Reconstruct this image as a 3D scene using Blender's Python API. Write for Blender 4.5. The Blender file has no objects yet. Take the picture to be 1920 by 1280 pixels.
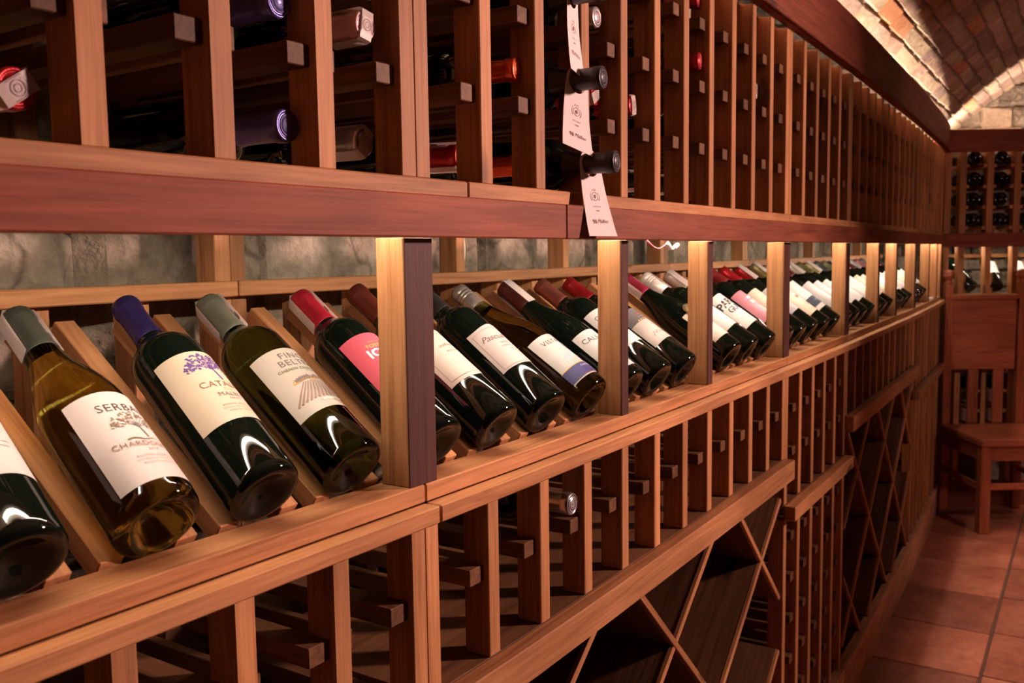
import bpy, bmesh, math, random
from math import pi, sin, cos, radians, sqrt, atan2
from mathutils import Matrix, Vector

sc = bpy.context.scene
C = sc.collection
rnd = random.Random(7)

# ---------------------------------------------------------------- plan of the cellar
# rack coordinates: s along the rack, y into the rack, z up from the eye; one unit = 1.27 m
SC, ZF = 1.27, 1.131
KN = [-1.2, -.6, -.3, -.1, .15, .5, 1.12, 1.64, 2.6, 3.4, 4.2]
WX = [.0474, .0448, .021, .0129, 0, -.0016, .0007, 0, .007, .0, -.0]
WY = [.0204, .0224, .0152, .008, 0, -.0025, -.0018, 0, .0171, .0429, .090]


def interp(x, xs, ys):
    if x <= xs[0]: return ys[0]
    for i in range(1, len(xs)):
        if x <= xs[i]:
            t = (x - xs[i - 1]) / (xs[i] - xs[i - 1])
            return ys[i - 1] + t * (ys[i] - ys[i - 1])
    return ys[-1]


def sm(f, q): return (f(q - .1) + f(q - .05) + f(q) + f(q + .05) + f(q + .1)) / 5
def PX(s): return sm(lambda q: q + interp(q, KN, WX), s)
def PY(s): return sm(lambda q: interp(q, KN, WY), s)
def ang(s): return atan2(PY(s + .02) - PY(s - .02), PX(s + .02) - PX(s - .02))


def W(s, y, z):
    a = ang(s)
    return Vector((PX(s) - sin(a) * y, PY(s) + cos(a) * y, z + ZF)) * SC


def M(s, y, z, rot=None):
    m = Matrix.Translation(W(s, y, z)) @ Matrix.Rotation(ang(s), 4, 'Z')
    return m @ rot if rot else m


# end rack coordinates: r to the right, q deeper, measured square to the camera's heading
YAW, PITCH, ROLL, FPX = .5609090, .0938260, -.0143708, math.exp(7.458625)
CAM = (-.6282037, -.4884683)


def WE(r, q, z):
    return Vector((CAM[0] + cos(YAW) * q + sin(YAW) * r, CAM[1] + sin(YAW) * q - cos(YAW) * r, z + ZF)) * SC


def ME(r, q, z, rot=None):       # local x = right, y = away from the camera
    m = Matrix.Translation(WE(r, q, z)) @ Matrix.Rotation(YAW - pi / 2, 4, 'Z')
    return m @ rot if rot else m


# ---------------------------------------------------------------- camera, world, lights, exposure
cam = bpy.data.objects.new('camera', bpy.data.cameras.new('camera'))
C.objects.link(cam)
fw = Vector((cos(YAW) * cos(PITCH), sin(YAW) * cos(PITCH), -sin(PITCH)))
rt = Vector((sin(YAW), -cos(YAW), 0))
up = rt.cross(fw)
r2 = cos(ROLL) * rt + sin(ROLL) * up
u2 = cos(ROLL) * up - sin(ROLL) * rt
mw = Matrix((r2, u2, -fw)).transposed().to_4x4()
mw.translation = Vector((CAM[0], CAM[1], ZF)) * SC
cam.matrix_world = mw
cam.data.sensor_width = 36
cam.data.lens = FPX / 1920 * 36
cam.data.clip_start = .02
sc.camera = cam
cam.data.dof.use_dof = True
cam.data.dof.focus_distance = 1.15
cam.data.dof.aperture_fstop = 11

wd = bpy.data.worlds.new('world'); sc.world = wd; wd.use_nodes = True
wd.node_tree.nodes['Background'].inputs[0].default_value = (.9, .55, .45, 1)
wd.node_tree.nodes['Background'].inputs[1].default_value = .003
sc.view_settings.view_transform = 'Standard'
sc.view_settings.look = 'None'
sc.view_settings.exposure = 0
sc.view_settings.gamma = 1


def area_lamp(name, loc, target, size, energy, col, sy=None, spread=pi):
    l = bpy.data.lights.new(name, 'AREA'); l.energy = energy; l.color = col; l.size = size
    if sy: l.shape = 'RECTANGLE'; l.size_y = sy
    l.spread = spread
    o = bpy.data.objects.new(name, l); C.objects.link(o)
    o.location = loc
    o.rotation_euler = (Vector(target) - Vector(loc)).to_track_quat('-Z', 'Y').to_euler()
    return o


FRONT_COL = (1.0, .61, .53)
area_lamp('aisle_spot_lamp', W(1.6, -1.85, .52), W(-.05, 0, -.05), .20, 40, FRONT_COL, None, radians(90))
area_lamp('added_far_fill', W(1.9, -1.45, .30), W(3.5, -.3, -.40), .20, 4.2, FRONT_COL, None, radians(100))  # added unseen fill, brightens the end rack and chair
LED_DISPLAY, LED_COVE, ADDED_FLOOR = 212, 175, 195
LED_COL = (1.0, .83, .66)


# ---------------------------------------------------------------- materials
def mat(name, rgb, rough=.5, spec=.5, metal=0, trans=0, ior=1.45, emit=None, estr=0, coat=0):
    m = bpy.data.materials.new(name); m.use_nodes = True
    b = m.node_tree.nodes['Principled BSDF']
    b.inputs['Base Color'].default_value = (*rgb, 1)
    b.inputs['Roughness'].default_value = rough
    b.inputs['Specular IOR Level'].default_value = spec
    b.inputs['Metallic'].default_value = metal
    b.inputs['Transmission Weight'].default_value = trans
    b.inputs['IOR'].default_value = ior
    b.inputs['Coat Weight'].default_value = coat
    if emit:
        b.inputs['Emission Color'].default_value = (*emit, 1)
        b.inputs['Emission Strength'].default_value = estr
    return m


def nodes(m):
    nt = m.node_tree
    return nt, nt.nodes, nt.links, nt.nodes['Principled BSDF']


def ramp(N, stops):
    r = N.new('ShaderNodeValToRGB')
    e = r.color_ramp.elements
    while len(e) > 1: e.remove(e[-1])
    e[0].position = stops[0][0]; e[0].color = (*stops[0][1], 1)
    for p, c in stops[1:]:
        x = e.new(p); x.color = (*c, 1)
    return r


def mixc(N, L, fac, a, b, mode='MIX'):
    x = N.new('ShaderNodeMix'); x.data_type = 'RGBA'; x.blend_type = mode
    for inp, v in ((x.inputs['Factor'], fac), (x.inputs['A'], a), (x.inputs['B'], b)):
        if isinstance(v, (int, float)): inp.default_value = v
        elif isinstance(v, tuple): inp.default_value = (*v, 1)
        else: L.new(v, inp)
    return x.outputs['Result']


def wood(name, axis, light, mid, dark, rough=.58, knots=True, vary=.35):
    """axis: 0, 1 or 2, the direction of the grain in object space"""
    m = mat(name, mid, rough, .22)
    nt, N, L, b = nodes(m)
    tc = N.new('ShaderNodeTexCoord'); oi = N.new('ShaderNodeObjectInfo')
    add = N.new('ShaderNodeVectorMath'); add.operation = 'ADD'
    mul = N.new('ShaderNodeVectorMath'); mul.operation = 'SCALE'
    comb = N.new('ShaderNodeCombineXYZ')
    for i in range(3): L.new(oi.outputs['Random'], comb.inputs[i])
    L.new(comb.outputs[0], mul.inputs[0]); mul.inputs['Scale'].default_value = 37.0
    L.new(tc.outputs['Object'], add.inputs[0]); L.new(mul.outputs[0], add.inputs[1])

    def mapped(along, across):
        mp = N.new('ShaderNodeMapping')
        s = [across] * 3; s[axis] = along
        mp.inputs['Scale'].default_value = s
        L.new(add.outputs[0], mp.inputs['Vector'])
        return mp.outputs[0]
    n1 = N.new('ShaderNodeTexNoise'); n1.inputs['Scale'].default_value = 1; n1.inputs['Detail'].default_value = 5
    n1.inputs['Roughness'].default_value = .65; n1.inputs['Distortion'].default_value = .6
    L.new(mapped(3.0, 60), n1.inputs['Vector'])
    n2 = N.new('ShaderNodeTexNoise'); n2.inputs['Scale'].default_value = 1; n2.inputs['Detail'].default_value = 3
    L.new(mapped(9, 260), n2.inputs['Vector'])
    n3 = N.new('ShaderNodeTexNoise'); n3.inputs['Scale'].default_value = 1; n3.inputs['Detail'].default_value = 2
    L.new(mapped(2.5, 7), n3.inputs['Vector'])
    r1 = ramp(N, [(.30, dark), (.47, mid), (.70, light)])
    L.new(n1.outputs['Fac'], r1.inputs['Fac'])
    col = r1.outputs['Color']
    r2_ = ramp(N, [(.35, (.72, .70, .68)), (.6, (1, 1, 1))])
    L.new(n2.outputs['Fac'], r2_.inputs['Fac'])
    col = mixc(N, L, .7, col, r2_.outputs['Color'], 'MULTIPLY')
    r3 = ramp(N, [(.35, (.70, .64, .60)), (.62, (1.12, 1.08, 1.05))])
    L.new(n3.outputs['Fac'], r3.inputs['Fac'])
    col = mixc(N, L, .8, col, r3.outputs['Color'], 'MULTIPLY')
    if knots:
        v = N.new('ShaderNodeTexVoronoi'); v.inputs['Scale'].default_value = 1
        L.new(mapped(2.4, 6.5), v.inputs['Vector'])
        rk = ramp(N, [(.0, (1, 1, 1)), (.07, (.85, .85, .85)), (.115, (0, 0, 0))])
        L.new(v.outputs['Distance'], rk.inputs['Fac'])
        col = mixc(N, L, rk.outputs['Color'], col, tuple(c * .35 for c in dark))
    hv = N.new('ShaderNodeHueSaturation')
    mr = N.new('ShaderNodeMapRange'); mr.inputs['To Min'].default_value = 1 - vary * .6; mr.inputs['To Max'].default_value = 1 + vary * .4
    L.new(oi.outputs['Random'], mr.inputs['Value']); L.new(mr.outputs[0], hv.inputs['Value']); L.new(col, hv.inputs['Color'])
    L.new(hv.outputs[0], b.inputs['Base Color'])
    bp = N.new('ShaderNodeBump'); bp.inputs['Strength'].default_value = .15; bp.inputs['Distance'].default_value = .001
    L.new(n2.outputs['Fac'], bp.inputs['Height']); L.new(bp.outputs[0], b.inputs['Normal'])
    return m


LT, MD, DK = (.54, .27, .122), (.44, .205, .086), (.31, .130, .052)
RACK = [wood('rack_wood_%s' % a, i, LT, MD, DK) for i, a in enumerate(('along', 'deep', 'upright'))]
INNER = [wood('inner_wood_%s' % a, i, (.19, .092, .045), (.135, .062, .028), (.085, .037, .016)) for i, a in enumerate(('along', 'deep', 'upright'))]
STAIN = [wood('stained_wood_%s' % a, i, (.30, .085, .042), (.225, .060, .029), (.145, .034, .016), .62)
         for i, a in enumerate(('along', 'deep', 'upright'))]
CHAIRW = [wood('chair_wood_%s' % a, i, (.42, .135, .065), (.34, .10, .048), (.22, .06, .028), .30, False)
          for i, a in enumerate(('across', 'deep', 'upright'))]
BASEW = wood('baseboard_wood', 0, (.70, .42, .25), (.60, .34, .19), (.42, .21, .11))
SHADEW = wood('shaded_face_wood', 2, (.105, .040, .030), (.08, .029, .021), (.05, .018, .013))  # shade on the front posts, put into a darker wood colour


def mottled(name, cols, scale=9, rough=.85, bump=.5, dist=.01, vary=.5, randshift=True, detail=6):
    m = mat(name, cols[1], rough, .25)
    nt, N, L, b = nodes(m)
    tc = N.new('ShaderNodeTexCoord'); oi = N.new('ShaderNodeObjectInfo')
    add = N.new('ShaderNodeVectorMath'); add.operation = 'ADD'
    mul = N.new('ShaderNodeVectorMath'); mul.operation = 'SCALE'
    comb = N.new('ShaderNodeCombineXYZ')
    for i in range(3): L.new(oi.outputs['Random'], comb.inputs[i])
    L.new(comb.outputs[0], mul.inputs[0]); mul.inputs['Scale'].default_value = 23.0 if randshift else 0
    L.new(tc.outputs['Object'], add.inputs[0]); L.new(mul.outputs[0], add.inputs[1])
    n = N.new('ShaderNodeTexNoise'); n.inputs['Scale'].default_value = scale; n.inputs['Detail'].default_value = detail
    n.inputs['Roughness'].default_value = .65
    L.new(add.outputs[0], n.inputs['Vector'])
    r = ramp(N, [(.3, cols[0]), (.5, cols[1]), (.7, cols[2])])
    L.new(n.outputs['Fac'], r.inputs['Fac'])
    n2 = N.new('ShaderNodeTexNoise'); n2.inputs['Scale'].default_value = scale * 7; n2.inputs['Detail'].default_value = 4
    L.new(add.outputs[0], n2.inputs['Vector'])
    r_ = ramp(N, [(.3, (.75, .75, .75)), (.6, (1, 1, 1))]); L.new(n2.outputs['Fac'], r_.inputs['Fac'])
    col = mixc(N, L, .8, r.outputs['Color'], r_.outputs['Color'], 'MULTIPLY')
    hv = N.new('ShaderNodeHueSaturation')
    mr = N.new('ShaderNodeMapRange'); mr.inputs['To Min'].default_value = 1 - vary * .6; mr.inputs['To Max'].default_value = 1 + vary * .4
    L.new(oi.outputs['Random'], mr.inputs['Value']); L.new(mr.outputs[0], hv.inputs['Value']); L.new(col, hv.inputs['Color'])
    L.new(hv.outputs[0], b.inputs['Base Color'])
    bp = N.new('ShaderNodeBump'); bp.inputs['Strength'].default_value = bump; bp.inputs['Distance'].default_value = dist
    mm = N.new('ShaderNodeMath'); mm.operation = 'ADD'
    L.new(n.outputs['Fac'], mm.inputs[0]); L.new(n2.outputs['Fac'], mm.inputs[1])
    L.new(mm.outputs[0], bp.inputs['Height']); L.new(bp.outputs[0], b.inputs['Normal'])
    return m


def veins(m):
    nt, N, L, b = nodes(m)
    src = b.inputs['Base Color'].links[0].from_socket
    tc = N.new('ShaderNodeTexCoord'); n = N.new('ShaderNodeTexNoise'); n.inputs['Scale'].default_value = 7; n.inputs['Detail'].default_value = 4
    L.new(tc.outputs['Object'], n.inputs['Vector'])
    oi = N.new('ShaderNodeObjectInfo')
    ad = N.new('ShaderNodeVectorMath'); ad.operation = 'MULTIPLY_ADD'; ad.inputs[1].default_value = (.22, .22, .22)
    L.new(n.outputs['Color'], ad.inputs[0]); L.new(tc.outputs['Object'], ad.inputs[2])
    a2 = N.new('ShaderNodeVectorMath'); a2.operation = 'ADD'; L.new(ad.outputs[0], a2.inputs[0])
    cb = N.new('ShaderNodeCombineXYZ')
    mu = N.new('ShaderNodeMath'); mu.operation = 'MULTIPLY'; mu.inputs[1].default_value = 9; L.new(oi.outputs['Random'], mu.inputs[0])
    L.new(mu.outputs[0], cb.inputs[2]); L.new(cb.outputs[0], a2.inputs[1])
    v = N.new('ShaderNodeTexVoronoi'); v.feature = 'DISTANCE_TO_EDGE'; v.inputs['Scale'].default_value = 4.0
    L.new(a2.outputs[0], v.inputs['Vector'])
    r = ramp(N, [(.0, (.16, .13, .11)), (.012, (.45, .42, .40)), (.035, (1, 1, 1))]); L.new(v.outputs['Distance'], r.inputs['Fac'])
    L.new(mixc(N, L, .55, src, r.outputs['Color'], 'MULTIPLY'), b.inputs['Base Color'])
    return m


STONE = mottled('wall_stone', [(.12, .095, .07), (.28, .23, .17), (.44, .38, .30)], 8, .9, .6, .02)
veins(STONE)
MORTAR = mottled('mortar', [(.20, .16, .12), (.34, .28, .21), (.45, .38, .30)], 14, .95, .8, .01, 0, False)
BRICKM = [mottled('brick_orange', [(.48, .19, .09), (.62, .28, .14), (.70, .38, .23)], 6, .9, .5, .006, .3),
          mottled('brick_pink', [(.36, .23, .17), (.54, .37, .28), (.68, .53, .43)], 7, .9, .7, .008, .3),
          mottled('brick_buff', [(.36, .26, .17), (.54, .41, .28), (.68, .56, .42)], 7, .9, .7, .008, .3),
          mottled('brick_plum', [(.22, .14, .11), (.36, .25, .20), (.48, .37, .30)], 7, .9, .7, .008, .3)]
TILEM = mottled('terracotta_tile', [(.23, .075, .04), (.36, .13, .075), (.46, .20, .12)], 5, .5, .25, .004, .45)
GROUT = mat('floor_grout', (.10, .06, .045), .9)
WIREW = mat('white_cable_plastic', (.8, .76, .7), .4)
WIRER = mat('red_wire_plastic', (.75, .06, .08), .4)
CARD = mat('tag_card', (.70, .62, .60), .6, .3)
PAPER = mat('label_paper', (.82, .76, .71), .45, .4)
STRIPM = mat('tax_strip_paper', (.74, .66, .62), .35, .4)
SEALINK = mat('seal_ink', (.42, .18, .24), .5)
LEDM = mat('led_diode', (1, 1, 1), .5, emit=LED_COL, estr=LED_DISPLAY)
COVEM = mat('cove_led', (1, 1, 1), .5, emit=(1, .74, .58), estr=LED_COVE)
ADDED_LIGHTM = mat('added_light_diffuser', (1, 1, 1), .5, emit=(1, .55, .42), estr=ADDED_FLOOR)
CHANNEL = mat('led_channel_plastic', (.35, .33, .3), .6)
DARKG = mat('black_wine_glass', (.003, .005, .003), .035, .45)
NECKB = mat('black_matte_foil', (.025, .022, .024), .38)
_cache = {}


def paint(rgb, rough=.5, metal=0, coat=0):
    k = ('p', rgb, rough, metal, coat)
    if k not in _cache:
        _cache[k] = mat('paint_%d' % len(_cache), rgb, rough, .45, metal, coat=coat)
    return _cache[k]


def glass(rgb):
    k = ('g', rgb)
    if k not in _cache:
        _cache[k] = mat('wine_glass_%d' % len(_cache), rgb, .03, .5, trans=1, ior=1.34)
    return _cache[k]


# ---------------------------------------------------------------- object helpers
def prop(o, label=None, cat=None, group=None, kind=None):
    if label: o['label'] = label
    if cat: o['category'] = cat
    if group: o['group'] = group
    if kind: o['kind'] = kind
    return o


def thing(name, loc, label, cat, group=None, kind=None):
    o = bpy.data.objects.new(name, None); C.objects.link(o)
    o.location = loc; o.empty_display_size = .05
    o.matrix_world = Matrix.Translation(loc)
    return prop(o, label, cat, group, kind)


def put(name, me, m=None, parent=None):
    """link mesh me as an object whose world matrix is m, under parent"""
    o = bpy.data.objects.new(name, me); C.objects.link(o)
    m = m or Matrix.Identity(4)
    if parent:
        o.parent = parent
        o.matrix_parent_inverse = (_world(parent)).inverted()
    o.matrix_basis = m
    return o


_wm = {}


def _world(o):
    if o.parent is None: return o.matrix_basis.copy()
    return _world(o.parent) @ o.matrix_parent_inverse @ o.matrix_basis


def finish(bm, name, mats, smooth=False):
    me = bpy.data.meshes.new(name)
    bm.normal_update(); bm.to_mesh(me); bm.free()
    for x in (mats if isinstance(mats, (list, tuple)) else [mats]): me.materials.append(x)
    if smooth:
        for p in me.polygons: p.use_smooth = True
    return me


def box_mesh(dx, dy, dz, m, bev=.0012, centre=(0, 0, 0)):
    k = ('b', round(dx, 5), round(dy, 5), round(dz, 5), m.name, bev, centre)
    if k in _cache: return _cache[k]
    bm = bmesh.new()
    bmesh.ops.create_cube(bm, size=1, matrix=Matrix.Translation(centre) @ Matrix.Diagonal((dx, dy, dz, 1)))
    if bev: bmesh.ops.bevel(bm, geom=bm.edges[:], offset=bev, segments=1, affect='EDGES')
    _cache[k] = finish(bm, 'board', m)
    return _cache[k]


def bx(name, s0, s1, y0, y1, z0, z1, m, parent, bev=.0012):
    """rigid board between rack coordinates; short pieces"""
    s, y, z = (s0 + s1) / 2, (y0 + y1) / 2, (z0 + z1) / 2
    a, b = W(s0, y, z), W(s1, y, z)
    w = (b - a).length if s1 - s0 > .05 else (s1 - s0) * SC
    return put(name, box_mesh(round(w, 4), (y1 - y0) * SC, (z1 - z0) * SC, m, bev), M(s, y, z), parent)


def long_board(name, s0, s1, y0, y1, z0, z1, m, parent, bev=.0015):
    """a board that follows the slight bend of the wall, its origin at its middle"""
    n = max(1, int((s1 - s0) / .14))
    bm = bmesh.new(); rows = []
    org = W((s0 + s1) / 2, y0, z0)
    mi = (Matrix.Translation(org) @ Matrix.Rotation(ang((s0 + s1) / 2), 4, 'Z'))
    inv = mi.inverted()
    for i in range(n + 1):
        s = s0 + (s1 - s0) * i / n
        rows.append([bm.verts.new(inv @ W(s, y, z)) for y, z in ((y0, z0), (y1, z0), (y1, z1), (y0, z1))])
    for a, b in zip(rows, rows[1:]):
        for j in range(4):
            k = (j + 1) % 4
            bm.faces.new((a[j], b[j], b[k], a[k]))
    bm.faces.new(rows[0]); bm.faces.new(rows[-1][::-1])
    bmesh.ops.recalc_face_normals(bm, faces=bm.faces[:])
    if bev:
        ed = [e for e in bm.edges if len(e.link_faces) == 2 and e.calc_face_angle(0) > .5]
        bmesh.ops.bevel(bm, geom=ed, offset=bev, segments=1, affect='EDGES')
    return put(name, finish(bm, name, m), mi, parent)


def tube_mesh(pts, r, m, seg=8, name='tube'):
    bm = bmesh.new(); rings = []
    pts = [Vector(p) for p in pts]
    for i, p in enumerate(pts):
        d = (pts[min(i + 1, len(pts) - 1)] - pts[max(i - 1, 0)]).normalized()
        a = d.orthogonal().normalized() if i == 0 else (a - d * a.dot(d)).normalized()
        b = d.cross(a)
        rings.append([bm.verts.new(p + r * (cos(2 * pi * k / seg) * a + sin(2 * pi * k / seg) * b)) for k in range(seg)])
    for x, y in zip(rings, rings[1:]):
        for k in range(seg):
            bm.faces.new((x[k], x[(k + 1) % seg], y[(k + 1) % seg], y[k]))
    bm.faces.new(rings[0][::-1]); bm.faces.new(rings[-1])
    return finish(bm, name, m, True)


def quad_len(a, b): return (Vector(b) - Vector(a)).length


def beam_between(name, p, q, width, depth, m, parent, updir=Vector((0, 0, 1)), bev=.001):
    """board from p to q (world), width across, depth along updir-ish"""
    p, q = Vector(p), Vector(q)
    x = (q - p).normalized(); y = updir.cross(x).normalized(); z = x.cross(y)
    mm = Matrix((x, y, z)).transposed().to_4x4(); mm.translation = (p + q) / 2
    return put(name, box_mesh(round((q - p).length, 4), width, depth, m, bev), mm, parent)


# ---------------------------------------------------------------- the setting: floor, vault, walls
# floor tiles, .33 units long and .31 wide
fl = thing('floor', WE(1.5, 3, -ZF), None, None, None, 'structure')
gm = bmesh.new()
vs = [gm.verts.new(Vector((x, y, z)) * SC) for x, y, z in ((-2.2, -2.6, -.02), (5, -2.6, -.02), (5, .6, -.02), (-2.2, .6, -.02),
                                                             (-2.2, -2.6, -.005), (5, -2.6, -.005), (5, .6, -.005), (-2.2, .6, -.005))]
for f in ((3, 2, 1, 0), (4, 5, 6, 7), (0, 1, 5, 4), (1, 2, 6, 5), (2, 3, 7, 6), (3, 0, 4, 7)): gm.faces.new([vs[i] for i in f])
put('grout_bed', finish(gm, 'grout_bed', GROUT), None, fl)
TL, TW = .325, .325
tile = box_mesh((TL - .008) * SC, (TW - .008) * SC, .012, TILEM, .0025)
for j in range(-6, 2):
    for i in range(-4, 13):
        x = 2.009 + TL * (i - 1) + (TL / 2) + (0 if j >= 0 else .018 * 1)
        y = -.275 + TW * (j + .5)
        if x > 4.6: continue
        mt = Matrix.Translation(Vector((x, y, -.0045 + rnd.uniform(0, .0006))) * SC) @ Matrix.Rotation(rnd.uniform(-.004, .004), 4, 'Z') \
            @ Matrix.Rotation(rnd.uniform(-.0025, .0025), 4, 'X')
        put('tile', tile, mt, fl)

# brick vault over the aisle, axis along the rack
VY, VZ, VR = -1.1, -.56, 1.6
ce = thing('ceiling', Vector((2, VY, VZ + VR + ZF)) * SC, None, None, None, 'structure')


def vp(x, arc, rad): return Vector((x, VY + rad * sin(arc / VR), VZ + rad * cos(arc / VR) + ZF)) * SC


vb = bmesh.new(); X0, X1 = -1.6, 4.75
ri = []
for x in (X0, X1):
    for rad in (VR - .002, VR + .10):
        ri.append([vb.verts.new(vp(x, -1.36 + 2.72 * k / 40, rad)) for k in range(41)])
for k in range(40):
    vb.faces.new((ri[0][k], ri[0][k + 1], ri[2][k + 1], ri[2][k]))
    vb.faces.new((ri[1][k + 1], ri[1][k], ri[3][k], ri[3][k + 1]))
vb.faces.new((ri[0][0], ri[2][0], ri[3][0], ri[1][0])); vb.faces.new((ri[0][40], ri[1][40], ri[3][40], ri[2][40]))
bmesh.ops.recalc_face_normals(vb, faces=vb.faces[:])
put('mortar_bed', finish(vb, 'mortar_bed', MORTAR), None, ce)


def rough_block(dx, dy, dz, m, seed, jit=.12, key='blk'):
    k = (key, round(dx, 3), round(dy, 3), round(dz, 3), m.name, seed)
    if k in _cache: return _cache[k]
    r = random.Random(seed); bm = bmesh.new()
    bmesh.ops.create_cube(bm, size=1, matrix=Matrix.Diagonal((dx, dy, dz, 1)))
    for v in bm.verts:
        v.co += Vector((r.uniform(-1, 1) * min(dx, dy) * jit, r.uniform(-1, 1) * min(dx, dy) * jit, r.uniform(-1, 1) * dz * jit * .3))
    bmesh.ops.bevel(bm, geom=bm.edges[:], offset=min(dx, dy) * .09, segments=1, affect='EDGES')
    _cache[k] = finish(bm, 'block', m)
    return _cache[k]


BL, BW = .186, .0525
near_bricks, far_bricks = [], bmesh.new()
row = 0
arc = 1.325
while arc > -1.33:
    off = (row % 2) * BL * .5 + rnd.uniform(-.02, .02)
    x = X0 + off
    while x < X1 - .1:
        L_ = BL * rnd.choice((1, 1, 1, .9, .62))
        near_bricks.append((x + L_ / 2, arc - BW / 2, L_))
        x += L_
    arc -= BW; row += 1


def brick_matrix(x, a, rad):
    th = a / VR
    return Matrix.Translation(vp(x, a, rad)) @ Matrix.Rotation(-th, 4, 'X')




camw = mw.translation
inb = []
for b in near_bricks:
    p = vp(b[0], b[1], VR) - camw
    c = p.dot(fw)
    vis = False
    if c > .2:
        px = 960 + FPX * p.dot(rt) / c; py = 640 - FPX * p.dot(up) / c
        vis = 1480 < px < 2000 and -70 < py < 300
    inb.append((vis, c, b))
inb.sort(key=lambda t: (not t[0], t[1]))
cnt = 0
BK = 0
for vis, c, (x, a, L_) in inb:
    q = rnd.random()
    m = BRICKM[0] if q < .05 else BRICKM[1] if q < .52 else BRICKM[2] if q < .82 else BRICKM[3]
    if abs(x - 2.02) < .1 and abs(a - 1.21) < .03: m = BRICKM[0]
    if abs(x - 2.22) < .1 and abs(a - 1.21) < .03: m = BRICKM[0]
    me = rough_block(round((L_ - .012), 3) * SC, (BW - .0065) * SC, .05, m, rnd.randrange(6), .07, 'br')
    mm = brick_matrix(x, a, VR + .0105 + rnd.uniform(-.0012, .0014)) @ Matrix.Rotation(rnd.uniform(-.03, .03), 4, 'Z')
    if cnt < 299:
        put('brick', me, mm, ce)
    else:
        t = me.copy(); t.transform(mm)
        far_bricks.from_mesh(t); bpy.data.meshes.remove(t)
    cnt += 1
fb = put('bricks_beyond', finish(far_bricks, 'bricks_beyond', BRICKM[1]), None, ce)
fb['kind'] = 'stuff'


# stone walls built of separate stones
def stone_wall(name, fn, w0, w1, z0, z1, sl, sh, mortar_thick, seed, loc, keep=None, limit=280, mats=(STONE,)):
    """fn(w, depth, z) -> matrix; stones face -y locally"""
    t = thing(name, loc, None, None, None, 'structure')
    r = random.Random(seed)
    z = z0; n = 0; rest = bmesh.new()
    while z < z1:
        h = sh * r.uniform(.7, 1.35); x = w0 - r.uniform(0, sl)
        while x < w1:
            l = sl * r.uniform(.55, 1.5)
            if keep is None or keep(x + l / 2, z + h / 2):
                me = rough_block((l - .008) * SC, (h - .008) * SC, .05, r.choice(mats), r.randrange(9000), .15, 'st')
                mm = fn(x + l / 2, -.004 + r.uniform(-.008, .006), z + h / 2) @ Matrix.Rotation(pi / 2, 4, 'X')
                if n < limit: put('stone', me, mm, t)
                else:
                    c_ = me.copy(); c_.transform(mm); rest.from_mesh(c_); bpy.data.meshes.remove(c_)
                n += 1
            x += l
        z += h
    if n > limit:
        put('stones_beyond', finish(rest, 'stones_beyond', mats[0]), None, t)['kind'] = 'stuff'
    else: rest.free()
    return t


wb = stone_wall('wall_back', lambda w, dpt, z: M(w, .325 + dpt, z), -1.5, 4.3, -.30, .16, .30, .15, .01, 5, W(1, .33, -ZF))
long_board('mortar_bed', -1.6, 4.35, .330, .40, -ZF, .60, MORTAR, wb, 0)

EC, EWALL = 4.0, 4.27
we = stone_wall('wall_end', lambda w, dpt, z: ME(w, EWALL + dpt, z), 1.2, 4.2, .30, 1.0, .17, .085, .01, 8, WE(2.3, EWALL + .1, -ZF),
                mats=(STONE, BRICKM[2], STONE))
we2 = box_mesh(3.8 * SC, .05 * SC, 2.25 * SC, MORTAR, 0)
put('mortar_bed', we2, ME(2.6, EWALL + .028, -ZF + 2.25 / 2), we)
# stones behind the display of the end rack
r_ = random.Random(3)
z = -.24
while z < .04:
    h = .07 * r_.uniform(.7, 1.3); x = 1.7
    while x < 3.2:
        l = .14 * r_.uniform(.6, 1.5)
        put('stone', rough_block((l - .008) * SC, (h - .008) * SC, .05, STONE, r_.randrange(9000), .09, 'st'),
            ME(x + l / 2, EWALL - .004, z + h / 2) @ Matrix.Rotation(pi / 2, 4, 'X'), we)
        x += l
    z += h
wf = thing('wall_far_side', Vector((1.5, -2.3, 0)) * SC, None, None, None, 'structure')
put('plaster', box_mesh(7.2 * SC, .08 * SC, 1.35 * SC, MORTAR, 0), Matrix.Translation(Vector((1.4, -2.55, .67)) * SC), wf)

# baseboard of the long rack
tb = thing('baseboard_left', W(1, 0, -ZF), None, None, None, 'structure')
for a, b in ((-1.12, 0), (0, 1.12), (1.12, 1.64), (1.64, 2.76), (2.76, 3.68)):
    long_board('board', a + .001, b - .001, -.012, .012, -ZF, -1.018, BASEW, tb)

# ---------------------------------------------------------------- the long rack
UNITS = [(-1.12, 11), (0, 11), (1.12, 5), (1.64, 11), (2.76, 9)]
UW = .019            # upright width
UPN = ['nearest', 'second', 'narrow middle', 'fourth', 'farthest']
ordw = ['nearest to the camera', 'second from the camera', 'narrow one in the middle', 'fourth from the camera', 'farthest, in the corner']


def uprights_of(a, n): return [a + .01 + .1 * k for k in range(n + 1)]


def cell_rails(par, ups, zs, y0=.0065, y1=.262):
    for k, u in enumerate(ups):
        for z in zs:
            for sd in (-1, 1):
                if (k == 0 and sd < 0) or (k == len(ups) - 1 and sd > 0): continue
                h = .0115 if sd < 0 else .0042
                a = u + sd * (.0095 + h)
                bx('cell_rail', a - h, a + h, y0, y1, z - .0083, z + .0083, INNER[1], par, .001)


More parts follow.
